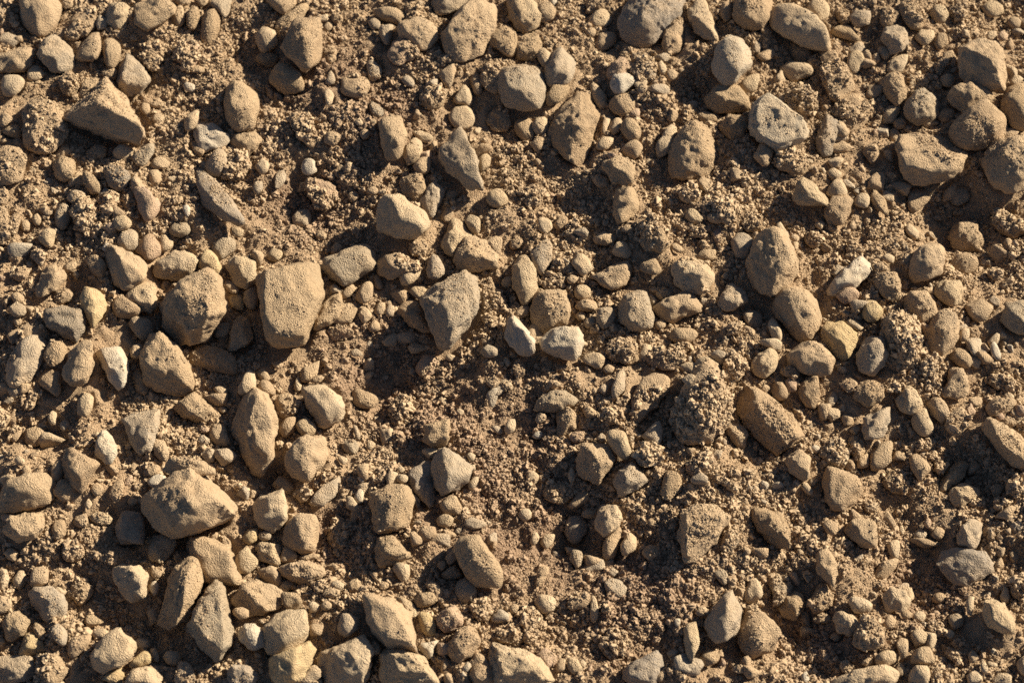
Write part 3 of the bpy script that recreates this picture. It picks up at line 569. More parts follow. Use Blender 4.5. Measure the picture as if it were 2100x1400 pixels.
R c .8 90,690 130,640 210,660 215,700 170,740 110,740|small round pale pebble near the upper edge of the flat-topped slab
A+ t .9 10,880 50,820 200,780 420,755 520,750 525,830 500,870 555,1060 450,1160 440,1310 420,1420 300,1450 130,1400 80,1280 50,1130 40,960 / 60,850,.85 490,775,.8 535,1050,.85 430,1180,1.05 410,1380,.9 150,1370,.9 80,1000,1 300,1050,1.05|large flat-topped tan slab narrowing to its lower end
A t .9 460,1250 540,1150 600,1030 690,1010 680,1080 720,1120 700,1180 610,1230 540,1310 470,1290 / 680,1030,.9 620,1080,1 620,1180,1 520,1260,.8|sharp tan rock with a raised fin beside the flat-topped slab
A t .6 620,1230 680,1130 830,1080 830,1140 760,1250|flat tan triangle behind the sharp finned rock
R t .9 820,1020 860,940 930,900 960,960 940,1050 880,1090 830,1060|rounded tan pebble below the rough grey angular rock
A t .8 700,1050 740,970 780,930 820,980 780,1020|
A b .7 960,860 1040,850 1040,970 980,960|
C p .9 590,1290 660,1250 730,1270 800,1340 700,1390 610,1390|crumbly pinkish lump below the sharp finned rock
R c .9 840,1190 890,1120 940,1150 950,1200 900,1245|small upright cream pebble between the finned rock and the tooth-shaped rock
R t .8 920,1290 960,1220 1020,1270 1010,1320 930,1320|
A c .8 1250,980 1320,940 1390,945 1400,1010 1350,1060 1290,1020|pale stone tucked against the upper corner of the tooth-shaped rock
R b .8 1160,1130 1220,1050 1310,1050 1380,1180 1440,1330 1330,1320 1210,1220|brown rounded stone in the shade of the tooth-shaped rock
A+ g 1 1350,1050 1480,970 1640,880 1770,830 1830,860 1830,1060 1760,1200 1690,1290 1690,1420 1640,1480 1540,1450 1440,1320 1370,1140 / 1390,1060,.8 1640,900,.85 1780,845,.9 1810,1030,1 1560,1080,1.1 1660,1280,1 1640,1430,.6|large grey tooth-shaped rock tapering to a lower point
C t .6 1830,1150 1850,900 1960,900 2060,1080 2070,1170 1980,1190|sandy clod heaped against the side of the tooth-shaped rock
R c .9 2010,910 2050,870 2110,870 2120,940 2040,960|
C c .7 1850,1200 1920,1170 2000,1230 1970,1280 1880,1280|
R c .8 540,985 590,965 635,990 600,1025 555,1020|
R t .8 970,1150 1010,1080 1060,1080 1060,1150 1010,1190|
R t .8 490,540 530,490 580,530 560,570|
R t .8 750,210 800,160 850,190 840,240 780,260|
R t .8 910,170 960,130 1000,160 970,200|
C+ p .7 400,100 470,70 600,110 680,180 640,240 520,320 440,230|ragged pinkish clod below the small pale grey faceted stone
R g .9 -30,150 -10,90 50,95 55,160 10,205|small grey-tan pebble beside the upper end of the long dark slab
A g .6 150,130 190,0 250,0 230,70 170,150|
R g .8 1060,1150 1090,1100 1140,1130 1120,1200 1070,1190|
@1050,350
R t .9 660,80 710,30 800,80 790,140 720,140|small brown pebble under the rough trapezoid stone
A t .95 825,230 850,150 960,130 1040,220 1040,310 960,400 880,440 840,340 / 870,170,.8 960,150,.9 960,290,1 890,400,.7|tan stone with a steep shaded side below the rough trapezoid stone
C t .9 80,240 130,150 210,140 250,220 200,300 110,280|
C t .8 30,180 70,130 110,160 80,210|
R c .9 200,430 240,390 320,400 330,450 280,520 220,490|round pale pebble, one of two side by side on crumbly dirt
R t .9 340,440 390,370 450,380 460,440 400,490|tan pebble close beside a round pale pebble on crumbly dirt
C t .8 490,440 520,400 550,440 520,480|
A g .8 150,690 200,610 280,570 330,620 310,740 260,850 220,840 190,750 / 280,590,.8 220,680,1 250,800,.7|narrow grey-tan shard behind the smooth upright cream stone
R c 1 0,950 10,770 70,700 150,700 165,800 230,870 180,1020 120,1100 40,1090|smooth upright cream stone with a nub on its side
C t .8 -20,580 30,530 100,580 60,640 0,640|
C t .6 230,920 290,830 400,880 430,950 330,980|low sandy clod below the narrow grey-tan shard
A t 1.05 150,1200 170,1070 220,970 380,980 450,1060 475,1190 460,1250 330,1310 220,1340 165,1290 / 230,990,.8 380,1000,.9 450,1140,.9 310,1100,1.1 300,1250,.8|stout angular tan rock directly above the pale faceted pair
A+ w .95 230,1410 330,1310 430,1280 545,1280 590,1400 580,1520 500,1560 380,1520 240,1480 / 420,1300,.9 530,1300,.95 560,1450,.9 360,1420,1 270,1440,.8|broad pale stone with a flat lit face, the wider of a faceted pair
A+ w .9 -60,1250 10,1200 90,1270 190,1400 180,1500 100,1520 0,1420 -50,1340 / 10,1220,.8 80,1310,1 170,1430,.9|smooth pale leaning stone, the narrower of a faceted pair
R c .9 510,990 550,940 630,950 650,1020 580,1060 530,1040|rounded cream pebble beside the upper corner of the stout angular rock
A c 1 490,760 520,690 600,680 660,800 560,855 520,820|small cream pentagonal stone standing on shaded dirt
A t .9 640,850 830,800 950,740 990,800 940,900 860,985 740,920 / 700,850,.7 930,770,1 840,880,1 860,960,.6|tan half-moon stone with a straight upper edge
R c .9 820,640 850,590 950,600 985,670 950,720 860,690|pale oval pebble just above the half-moon stone
R t .8 670,560 720,520 830,510 860,560 790,610 700,600|
A t .8 1050,780 1130,710 1190,760 1225,830 1160,850 1060,820|small tan ridge-backed stone beside the half-moon stone
C t .7 1050,580 1070,400 1150,380 1260,500 1300,620 1200,660 1100,650|big sandy crumbly clod on the slope above the ridge-backed stone
A t .6 1290,620 1340,595 1405,640 1370,675|
R c .8 1420,380 1440,320 1500,310 1570,390 1520,430 1450,420|cream pebble beside a tan pebble on a sandy slope
R t .8 1600,390 1650,340 1730,380 1720,430 1640,420|
A t .8 1520,110 1560,60 1650,90 1640,140 1570,170|
C c .8 1370,190 1430,130 1500,150 1530,230 1460,265 1400,240|branching pale crumb cluster below the large lumpy tan boulder
C c .8 1450,490 1500,450 1590,500 1570,550 1490,540|
C c .95 1310,800 1340,760 1480,710 1620,750 1665,830 1640,930 1520,995 1390,970 1370,900|lumpy pale stone coated with crumbs between two sandy slopes
A t .7 1510,700 1560,660 1670,640 1650,710 1600,740|tan flake behind the lumpy pale crumb-coated stone
A g .9 1800,600 1850,510 1970,560 2010,610 1950,680 1900,730 1810,690|grey stone tucked behind the tall dusty egg-shaped boulder
R* t 1 1930,820 1960,700 2040,560 2100,500 2240,540 2310,640 2340,770 2310,900 2230,970 2100,1020 1980,950|tall dusty egg-shaped boulder with a dark mottled face
A g 1.05 870,1080 940,1000 1080,985 1130,1060 1165,1200 1150,1290 1080,1320 960,1290 880,1230 / 950,1020,.9 1070,1000,.9 1110,1090,.9 1130,1220,.9 1020,1130,1.1 960,1230,.8|square-shouldered grey-tan cobble beside a small greenish stone
R t .8 1160,1120 1220,1080 1340,1060 1470,1000 1560,1090 1540,1170 1330,1235 1220,1200|long low tan stone touching the square-shouldered cobble
C c .8 1180,1010 1210,960 1320,980 1300,1030 1220,1050|
A g .8 690,1180 720,1130 830,1130 850,1210 770,1285 710,1260|small greenish grey stone at the side of the square-shouldered cobble
R c .8 520,1190 560,1145 605,1170 590,1225 540,1225|
R t .8 590,1250 630,1205 690,1220 680,1290 610,1290|
R t .7 520,1100 570,1060 690,1080 700,1130 630,1150 550,1150|
R t .8 450,890 490,850 545,890 510,930 460,920|
R t .8 1280,1370 1350,1290 1460,1290 1520,1350 1450,1420 1330,1420|rounded tan stone rising from crumbly dirt below the long low stone
A g .8 1890,1180 1990,1150 2055,1190 2040,1290 1960,1310 1910,1270|grey blocky stone beside the dented tan boulder
A g .7 1690,1090 1770,930 1900,990 1940,1080 1850,1140 1730,1150|shaded grey stone with a pale crest below the tall egg-shaped boulder
R c .8 1120,1040 1150,1020 1190,1070 1160,1110|
R t .8 1170,1260 1230,1220 1260,1270 1200,1300|
C t .8 1760,1300 1820,1240 1880,1290 1840,1350|
C t .6 1890,370 1980,330 2080,440 2020,500 1940,490|sandy clod slope above the grey stone and the egg-shaped boulder
C t .6 1650,280 1740,250 1830,370 1790,450 1740,430|
C t .6 1780,200 1860,140 1950,200 1930,280 1840,270|
A t .6 900,490 940,440 1010,490 950,510|
C t .8 1130,300 1190,230 1230,310 1180,350|
R b .7 20,1180 80,1110 150,1110 140,1180 70,1210|
@1575,350
A+ c 1 205,250 230,110 280,60 350,100 490,250 470,300 340,290 220,285 / 265,85,.85 300,160,1.1 400,210,.9 470,270,.7|cream-tan rock with a hooked ridge and shaded front
A+ c .9 480,190 520,80 600,75 650,130 640,190 560,225 / 540,95,.9 630,130,.9 560,180,1|cream cube-shaped stone sitting on a dark rounded stone
R c .8 480,20 540,-20 600,20 590,60 540,75|
R b .9 460,370 510,240 650,200 690,230 650,370 580,450 500,430|dark rounded stone under the cream cube-shaped stone
R c .9 705,250 750,190 830,190 835,250 800,305 720,290|round cream pebble right of the cream cube-shaped stone
A t .8 840,200 880,160 985,310 970,360 890,310 850,240|slanting elongated tan chip beside the round cream pebble
A b .5 1140,150 1290,130 1330,230 1220,340 1150,300|flat dark slab in deep shade with one sunlit patch
R g .7 1480,210 1530,140 1640,150 1660,230 1580,280 1510,260|faint grey stone in deep shade below the large tan block
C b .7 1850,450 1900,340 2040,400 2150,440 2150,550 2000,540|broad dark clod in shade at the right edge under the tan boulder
R t .95 1485,570 1510,470 1570,425 1700,440 1770,580 1730,650 1620,660 1520,630|rough rounded tan stone above a smaller smooth-faced stone near the right edge
A t .9 1490,780 1520,720 1620,670 1715,720 1710,800 1600,850 1510,840|crumb-topped tan stone with a smooth front, right of the smooth egg cobble
R t 1 1165,850 1200,700 1270,600 1350,590 1430,640 1455,740 1400,840 1300,905 1200,890|smooth pinkish tan egg-shaped cobble with one flattened side
A+ w .9 490,1020 560,880 640,770 750,705 830,760 850,830 790,900 640,940 520,1030 / 650,790,.9 750,720,.9 830,800,.9 630,910,1.1 580,930,.9|pale wedge stone with a clean flat face and shaded end
A c .8 930,710 980,680 1035,700 1030,760 980,750|
A t .7 860,790 900,760 970,780 1000,820 920,830|
A t .8 870,900 930,830 1075,830 1090,1010 1040,1060 940,1020 900,960|flat squarish tan stone right of the pale wedge stone
R c .95 1365,1000 1420,920 1560,900 1600,990 1540,1110 1430,1090|rounded cream-tan stone below the smooth pinkish egg cobble
R t .95 1115,1060 1180,980 1290,980 1380,1080 1390,1170 1310,1240 1220,1210 1130,1130|rounded tan stone with one grey broken facet
A t .95 1620,1120 1670,1060 1840,1110 1790,1200 1710,1235 1650,1180|cup-shaped tan stone with a lit rim near the right edge
R g .95 1910,1210 1930,1120 2080,1070 2200,1130 2200,1300 2080,1340 1960,1280|large rounded grey-tan stone cut by the right edge
A p .8 565,1040 620,970 690,945 745,1010 730,1060 640,1085|pinkish tan stone just below the pale wedge stone
A y .9 770,1180 800,1090 870,1060 940,1150 910,1220 840,1240|ridge-shaped yellowish stone above the crumb-covered round boulder
A c .6 635,1240 700,1220 780,1270 770,1315 690,1290|small pale flake beside the yellowish flat slab
A y .6 440,1340 470,1230 600,1230 730,1350 740,1400 700,1480 650,1540 540,1480|flat yellowish tan slab between the dented boulder and crumb-covered boulder
C t 1 905,1310 940,1210 1090,1180 1210,1230 1260,1330 1250,1480 1190,1610 1080,1640 980,1590 930,1450|large crumb-covered round boulder below the stone with a grey facet
R t .95 1280,1320 1340,1240 1400,1150 1510,1160 1570,1270 1540,1380 1440,1460 1380,1510 1310,1430|smooth tan cobble beside the crumb-covered round boulder
R t 1.05 45,1130 80,1030 150,950 280,950 350,1010 420,1180 440,1280 360,1395 260,1380 160,1280|dented tan boulder with two shallow dark hollows
R c .7 65,450 100,420 150,500 120,530|
R c .8 385,440 430,410 465,440 440,490|
R c .8 180,550 220,520 255,550 230,590|
C t .7 300,550 350,500 430,570 430,630 350,620|
C t .7 640,620 710,590 780,650 750,720 660,740|small tan clod touching the top of the pale wedge stone
A c .8 1130,490 1170,440 1240,530 1220,570 1170,560|
C t .8 1810,860 1860,800 1920,860 1880,910|
R c .8 1565,1350 1600,1290 1650,1310 1640,1390 1580,1400|
A c .7 1800,1400 1860,1330 1900,1330 1880,1400 1830,1440|
C t .7 1920,690 1990,620 2090,600 2070,690 1980,720|
A c .6 0,1230 60,1210 110,1340 120,1420 50,1420|
C t .8 820,530 860,490 900,530 860,570|
@0,700
R t 1.05 1155,130 1180,20 1250,-60 1340,-60 1470,50 1540,150 1590,340 1530,415 1380,390 1250,350 1170,270|large rounded tan cobble under the lower side of the bulky boulder
A+ w .8 790,90 850,45 980,50 1045,110 1050,330 1040,390 980,390 900,300 870,200 / 850,70,.9 970,70,.9 1030,200,.9 1000,350,.8 900,190,1|pale tooth-like stone with a cracked face beside the large rounded cobble
A+ t .8 510,290 540,170 590,50 700,-10 790,20 770,180 700,350 560,370 / 610,80,.8 740,40,.9 690,290,.9 570,320,.8 620,200,1|dusty tan block with a straight lower edge beside the pale tooth-like stone
C g .6 30,280 60,120 150,0 330,-40 380,20 330,190 220,320 100,370|broad dusty grey slab near the frame edge with a dark crack below it
C t .7 360,150 410,30 490,0 550,60 520,150 430,200|tan clod between the broad dusty grey slab and the dusty tan block
A b .8 320,310 400,220 490,260 500,380 450,450 390,400|dark stone in shade below the dusty tan block
R c .9 630,560 650,460 700,430 770,450 760,540 700,620|upright cream bean-shaped pebble on crumbly dirt
A+ t .8 1070,70 1110,20 1170,40 1150,140 1080,140|small tan stone between the pale tooth-like stone and the large rounded cobble
R b .7 1080,280 1150,220 1230,350 1190,440 1110,400|
A t .95 1435,550 1460,460 1560,410 1640,440 1790,580 1680,670 1560,640 1470,600 / 1480,480,.8 1570,430,.9 1700,550,.9 1560,560,1|warm orange-tan angular rock just below the large rounded cobble
A c .6 1750,380 1820,360 1870,410 1850,450 1790,430|
A+ c .95 1950,420 1980,300 2030,240 2080,280 2095,380 2060,440 1960,440|small cream prism-shaped stone standing on top of the brown ridged rock
A* t .9 1900,680 1950,550 1990,420 2100,390 2230,500 2220,640 2275,820 2255,1030 2160,1090 2050,1010 1980,930 1910,820 / 2040,430,.8 2150,450,.85 2060,640,1 2190,700,1 2120,900,1 2200,980,.8|tall brown ridged rock with crumbs down its side
R b .7 1560,100 1700,30 1900,120 1950,200 1940,260 1780,210 1600,190|brown shaded ledge of soil and stone under the bulky boulder
A g .6 1000,640 1120,560 1290,550 1310,620 1260,760 1210,880 1130,920 1080,780|flat grey-tan slab lying in the dirt left of the orange-tan rock
R+ w .9 780,880 800,790 850,725 900,760 950,830 960,900 910,1000 860,1000 790,930|pale smooth leaf-shaped stone standing upright
A b .95 510,980 560,880 620,900 700,940 820,1000 780,1120 710,1225 590,1170 540,1080 / 560,920,.8 640,960,.9 800,1010,.9 680,1080,1.1|brown angular wedge stone beside the pale leaf-shaped stone
R t .9 1255,860 1290,810 1360,820 1385,930 1350,980 1290,930|tan pebble standing below the flat grey-tan slab
A t .8 205,790 230,720 320,690 400,740 340,830 260,860 220,840|wide tan stone with a crumbly top in a shaded hollow near the frame edge
A c .8 390,640 420,570 470,590 460,690 410,690|
C t .8 60,740 110,680 180,730 170,800 110,820|
C y .8 -40,520 20,540 85,620 50,700 -40,760|yellowish clod at the frame edge above a wide tan stone
R c .8 120,970 160,940 210,990 190,1020 140,1010|
R t .8 180,1060 220,1010 260,1070 220,1110|
R t .95 -20,1320 60,1200 190,1140 330,1090 410,1140 440,1310 300,1350 60,1395 -20,1390|wide rounded tan boulder at the frame edge, the upper of two
A b .7 420,1050 450,970 510,1000 520,1120 440,1170|
A t .7 1340,1060 1400,950 1560,950 1740,1010 1760,1090 1640,1110 1450,1110|dusty flat slab behind the top of the peaked boulder
A+ t 1.15 1170,1290 1200,1240 1400,1100 1530,1020 1640,1080 1800,1200 1930,1360 1880,1450 1750,1530 1600,1600 1420,1630 1300,1560 1230,1480 1210,1400 / 1530,1050,.9 1500,1180,1.1 1800,1270,.9 1860,1390,.8 1540,1400,1.05 1300,1290,.8 1440,1550,.7|largest tan peaked boulder with a pale sunlit slope
A g .8 1740,880 1800,870 1940,930 1900,990 1830,1010 1760,960|shaded greenish stone below the tall brown ridged rock
R g .9 1640,930 1690,870 1750,910 1760,980 1700,990|small grey pebble above the slope of the peaked boulder
A t .8 1720,780 1750,680 1830,700 1890,830 1850,860 1760,830|tan stone in the shade against the tall brown ridged rock
R p .8 1635,720 1680,690 1715,720 1680,750|
A g .8 1620,820 1660,770 1720,800 1710,850 1640,850|
R c .8 1790,550 1830,530 1865,560 1830,590|
R c .8 690,1340 725,1290 755,1330 730,1380|
R t .8 1040,1310 1080,1280 1130,1310 1090,1350|
C t .6 210,500 240,380 310,400 300,520 240,560|
C t .8 1910,1200 1950,1165 2005,1200 1970,1240|
R g .8 490,680 540,640 570,690 520,740|
C t .6 900,1230 960,1130 1020,1160 990,1310 930,1290|
A w .4 1210,1150 1290,1090 1360,1120 1300,1180 1230,1190|
C t .8 740,1210 800,1160 850,1210 790,1270|
@525,700
A c 1.05 380,400 480,370 600,360 690,440 730,560 700,620 640,690 550,710 500,640 430,540 / 400,410,.8 600,385,.9 690,560,.9 570,560,1.1 560,680,.6|pale shield-shaped cobble above two small round pebbles
C t .95 155,540 180,480 260,440 340,490 350,550 260,635 190,590|squarish rough tan stone between the ridged rock and shield-shaped cobble
A t .8 360,300 380,220 510,160 515,220 490,290 400,335|tan pointed chip above the shield-shaped cobble
A c .8 310,390 320,310 345,265 375,370 345,420|
R c .95 325,720 350,660 430,640 495,700 470,770 390,785|round cream pebble directly below the shield-shaped cobble
R b .8 190,720 230,640 330,610 330,700 250,780 200,770|shaded brown pebble beside the round cream pebble
R t .9 235,960 300,850 430,780 540,770 590,840 540,930 480,1060 430,1140 320,1090 250,1020|large dusty rounded rock with a black gap beside it
R b .7 790,480 820,390 900,440 980,450 1000,490 930,550 840,540|rounded brown stone lying in the shaded hollow
C b .8 1100,600 1110,490 1220,450 1300,530 1280,620 1180,710 1130,670|dark crumbly clod on the rim of the shaded hollow
C p .8 1310,210 1350,120 1450,110 1520,140 1460,250 1380,290 1320,260|crumbly pinkish clod under the point of the tooth-shaped rock
R c .7 1245,50 1290,10 1400,60 1370,90 1290,95|small pale flat pebble left of the point of the tooth-shaped rock
A+ t 1.05 1370,770 1380,680 1430,650 1590,665 1595,800 1540,870 1450,870 1380,830 / 1400,690,.9 1580,680,.9 1570,790,.9 1480,760,1.1 1420,810,.9|tan cube-shaped stone with a square lit top
R c .7 1365,900 1400,870 1530,880 1480,940 1410,960|pale flat pebble squeezed between the cube-shaped stone and the pointed grey-tan stone
A g 1.1 1440,1060 1470,960 1550,880 1620,900 1700,1010 1775,1100 1720,1180 1560,1265 1480,1200 / 1560,900,.8 1590,1060,1.15 1740,1110,.8 1560,1200,.8|pointed grey-tan stone with a bright ridge below the cube-shaped stone
A d .7 1250,1110 1440,980 1430,1080 1480,1230 1440,1370 1370,1310 1290,1190|dark shaded slab leaning behind the pointed grey-tan stone
A t 1.05 930,1350 970,1240 1100,1180 1210,1165 1280,1220 1300,1310 1280,1420 1220,1520 1090,1585 1000,1590 950,1470 / 990,1270,.9 1200,1190,.9 1230,1290,1 1100,1300,1.1 1040,1500,.8|rough-topped tan boulder beside two tiny cream pebbles
R t .9 1510,1330 1570,1260 1650,1260 1690,1340 1660,1410 1560,1420|round tan pebble below the pointed grey-tan stone
R c .9 1060,1110 1100,1065 1165,1080 1160,1140 1090,1190|small cream pebble on top of the rough-topped boulder, larger of two
R c .9 1155,1130 1180,1090 1240,1100 1245,1140 1190,1165|
R c .8 1155,1050 1185,1020 1220,1050 1190,1080|
R t .9 135,1170 180,1110 260,1130 320,1220 270,1270 190,1240|smooth tan oval pebble beside the black gap under the ridged rock
A c 1 -20,1330 80,1260 230,1215 260,1310 260,1430 210,1560 120,1560 20,1500 / 90,1280,.8 220,1240,.9 230,1400,1 110,1400,1|pale angular stone with a pointed corner below the smooth oval pebble
A g .5 440,1300 500,1240 660,1110 690,1150 600,1280 500,1350|flat grey flake lying on dirt below the large dusty rounded rock
R c .8 740,1270 790,1270 850,1360 810,1390 750,1350|small elongated cream pebble beside a white chip
A w .7 805,1270 850,1200 885,1210 880,1330 840,1310|small white chip half in shadow beside an elongated cream pebble
A w .7 830,1110 870,1100 900,1130 870,1160|
C g .8 705,860 730,800 800,810 840,860 800,920 730,900|rough grey-tan nodule on crumbly dirt below the shaded hollow
R c .8 670,970 690,940 750,970 720,1010|
A g .5 795,740 800,680 855,770 840,805|
A c .8 905,850 930,810 980,840 960,880 910,890|
R+ g .8 1835,80 1900,30 1980,70 1980,120 1890,130|small grey-tan stone below the smooth pale leaning stone
R c .8 1550,130 1590,105 1640,130 1600,165|
R c .8 2025,150 2060,130 2095,180 2070,210|
R c .8 1490,480 1530,450 1570,490 1540,530|
R c .8 1640,580 1670,550 1705,580 1670,610|
A g .5 1920,700 1980,690 2040,740 1990,760|
R c .9 2035,720 2070,640 2130,650 2120,740 2050,760|
R c .8 1730,945 1750,910 1800,940 1790,980 1750,980|
R c .8 1740,1010 1800,1010 1800,1060 1750,1050|
R c .8 1740,1170 1780,1110 1825,1120 1800,1180 1760,1210|
A t .7 440,340 500,280 560,290 530,340|
C t .8 310,1240 380,1200 450,1230 430,1310 340,1320|
C c .7 2010,330 2080,320 2110,400 2040,390|
C t .8 1890,340 1950,290 2000,340 1940,390|
A g .5 770,90 830,60 880,110 790,120|
R t .7 130,190 180,160 220,200 170,230|
A t .7 0,260 60,220 120,290 80,330|
@1050,700
R g .8 180,540 220,470 300,420 450,400 540,450 510,510 380,550 220,570|long low grey-tan stone on crumbly ground
A t .95 360,710 370,600 430,550 520,560 565,640 520,730 420,780 370,770|squarish tan stone below the long low grey-tan stone
A g .8 190,640 220,580 280,600 270,650 210,670|
A w .8 165,780 200,730 260,740 240,800 190,800|
R p .8 470,790 500,740 600,750 590,810 510,830|small pinkish pebble touching the squarish tan stone
R t .8 580,560 620,530 720,590 690,630 620,610|
C p .8 725,620 790,580 870,620 870,680 800,680|small crumbly pinkish pebble above the cream elongated stone
R+ c .9 780,780 840,720 930,770 960,850 980,900 910,960 860,910 810,850|cream elongated stone left of the grey spiky stone
A+ g 1 1060,770 1130,730 1190,660 1205,750 1240,790 1190,870 1110,820 / 1185,680,.9 1170,770,1.1 1100,770,.8 1200,830,.8|grey spiky stone with a raised point in the clod's shadow
C+ w .95 1015,940 1040,870 1130,850 1210,900 1200,980 1140,1030 1030,990|knobbly pale stone below the grey spiky stone
A t 1.1 525,970 570,860 680,830 780,870 850,990 800,1080 720,1170 600,1140 540,1050 / 600,880,.9 640,900,1.1 720,1000,1.05 800,1000,.8 700,1120,.7|rounded tan rock with a slanting crest and dark shaded side
A g 1.05 830,1150 880,1050 960,990 1070,1080 1110,1170 1000,1230 890,1265 840,1210 / 960,1005,1.05 945,1150,1.1 1060,1120,.8 900,1220,.6|grey-tan peaked stone with three facets below the cream elongated stone
A t .9 1215,1240 1250,1100 1310,1060 1390,1120 1370,1220 1280,1300|tan stone with a pale mottled face on the crumbly slope below the spiky stone
C t 1.2 1300,640 1320,480 1420,330 1520,180 1620,240 1700,400 1800,540 1780,640 1680,760 1560,840 1420,830 1330,740|tall crumbly clod towering over its own dark shadow
C t .6 970,700 1000,500 1080,320 1180,270 1290,290 1280,420 1120,520 1040,680|low curved clod in the shadow of the tall crumbly clod
A c .8 1395,310 1460,270 1520,310 1510,370 1450,370|small pale stone stuck on the tall crumbly clod
R c .9 1510,170 1590,130 1700,210 1720,270 1670,335 1600,300|smooth pale oblong pebble on the shoulder of the tall crumbly clod
R g .9 1630,110 1680,70 1775,100 1770,170 1700,200|smooth grey pebble beside the pale oblong pebble
C t .8 1700,330 1740,220 1800,110 1900,130 1940,220 1870,290 1760,350|crumbly lump under the smooth grey pebble
R c .9 1965,240 2010,130 2100,70 2180,100 2190,200 2100,300 2000,300|rounded cream stone right of the crumbly lump and grey pebble
A* b .85 1840,500 1900,380 2050,420 2200,580 2390,740 2340,830 2200,900 2080,820 1960,720 1880,640 / 1930,420,.8 2040,450,.9 2180,590,.9 2370,750,.9 2100,680,1 2200,800,.9|long brown sloping slab with a sunlit upper edge and shaded face
A t .95 1740,740 1790,690 1900,670 1930,750 1910,860 1840,850 1780,790|tan triangular stone between the tall clod and the long brown slab
C p .6 1430,1000 1540,910 1640,930 1670,1010 1560,1100 1460,1060|pinkish crumbly clod below the tall crumbly clod
C t .7 1600,1090 1670,1030 1760,1150 1700,1170|
C t .8 1900,1090 1940,1050 2000,1070 1960,1130|
C t .8 1770,1160 1820,1130 1850,1170 1820,1220|
C b .6 260,1230 330,1160 460,1180 510,1270 430,1330 300,1310|low dark clod below the rounded rock with slanting crest
R c .8 460,1110 500,1030 520,1120 490,1170 465,1140|
C c .8 120,1100 170,1060 220,1090 200,1150 150,1180|
A g .8 820,420 870,230 930,240 910,400 820,490|narrow grey-tan column-like stone standing on the crumbly slope
C t .8 755,80 810,10 960,-20 1030,60 1040,140 960,190 830,160|rough crumbly mound below the square-shouldered cobble
A c .9 570,130 660,90 760,140 765,180 720,220 620,190|pale pebble just below the broad pale stone of the faceted pair
R t .8 750,230 790,190 840,210 820,260 770,260|
C p .6 1100,130 1180,60 1380,90 1420,180 1320,240 1180,220|low pinkish crumbly clod above the shadow of the tall clod
C b .6 1280,20 1390,0 1490,40 1420,80|
A g .7 710,400 740,350 790,360 760,440|
R t .8 650,405 675,375 700,405 675,435|
R c .8 340,345 370,325 400,350 370,370|
C t .8 0,250 30,160 90,180 110,270 40,300|
C c .6 1580,1260 1660,1220 1750,1270 1690,1310 1600,1300|
A g .7 700,790 740,750 770,780 750,830|
@1575,700
R t .95 160,150 200,60 340,5 460,50 540,150 545,240 440,285 280,240|broad tan cobble with a crumbly shaded side below the flat yellowish slab
R g 1.05 725,150 740,40 790,-30 950,-30 990,80 960,170 860,270 790,275 735,220|smooth grey-tan cobble leaning on the crumb-covered round boulder
R t .9 1490,130 1550,60 1640,60 1670,130 1660,215 1560,190|dusty tan pebble below the smooth tan cobble
C t .8 1240,230 1280,150 1390,110 1410,190 1390,260 1310,290|crumbly tan clod under the smooth tan cobble
A t .9 1430,460 1470,330 1510,230 1600,270 1655,370 1640,420 1520,470|tan cone-like stone standing below the dusty tan pebble
R c .95 1050,500 1090,410 1160,370 1260,470 1260,550 1170,600 1090,570|round cream-tan pebble, uppermost of three in a stepped row
R c .95 1175,660 1210,570 1320,560 1340,640 1360,740 1290,775 1200,720|smooth cream pebble, the lower one of three in a stepped row
A t .9 1300,530 1350,480 1430,460 1500,600 1450,660 1380,630|speckled cream-tan stone at the end of a stepped row of three pebbles
C t .8 1450,680 1500,580 1580,540 1640,600 1620,700 1550,755|crumbly clod beside the speckled stone of the stepped row
R t .9 1795,550 1830,480 1990,470 2030,500 1980,570 1840,620 1800,610|tan oblong pebble above the large shaded slab at the right edge
A t 1.05 1765,740 1840,640 1960,690 2130,830 2200,900 2200,1090 2040,1040 1880,910 1780,800 / 1850,660,.9 1960,720,.95 2120,850,.9 1900,780,1 2100,920,1.05|large tan slab with a shaded front at the right edge
A c .95 1385,1190 1440,1090 1530,990 1620,975 1660,1020 1610,1130 1450,1250 1400,1240 / 1600,990,.9 1540,1060,1.1 1430,1200,.8|slanting cream oblong stone above a cream lump, near the large shaded slab
A c .9 1490,1300 1550,1190 1640,1160 1730,1200 1735,1250 1660,1330 1560,1355|cream lump under the end of the slanting cream oblong stone
A t .95 1160,960 1250,925 1330,1030 1310,1080 1250,1140 1190,1070|dusty tan block standing below a low pale crumb cluster
C c .7 1165,880 1220,820 1280,800 1330,830 1290,890 1200,900|
A t .95 835,1010 860,890 910,820 1015,820 1010,920 940,1040 850,1050 / 900,840,.9 1000,830,.9 920,950,1.1 860,1010,.8|smooth tan two-faced stone with a lit right side
C t .8 650,830 690,760 800,830 790,930 720,960 660,900|crumbly tan clod left of the smooth two-faced stone
A t .7 730,980 800,920 840,940 820,1040 740,1040|
A g .95 765,700 800,640 940,540 1000,540 980,700 890,810 810,800 / 960,560,.8 880,650,1.1 950,680,.8 840,760,.8|grey-tan leaning stone above the smooth two-faced stone
C g 1 430,930 470,840 570,790 640,870 660,930 610,1040 520,1020 440,980|round rough grey-tan stone beside a flat-faced brown stone
A t .95 140,940 190,890 290,890 350,960 360,1110 290,1145 220,1110 160,1010|tan block standing between crumbly dirt and the round rough stone
A b .9 460,1250 480,1060 560,1060 650,1050 750,1110 770,1230 680,1290 620,1380 540,1390 460,1330 / 500,1080,.8 640,1070,1 740,1130,1 740,1220,.8 580,1330,.8 500,1250,.9 620,1200,1|smooth brown stone with a broad flat face below the round rough stone
A c .9 470,600 480,550 590,550 580,610 510,650|small cream stone with a flat top on crumbly dirt
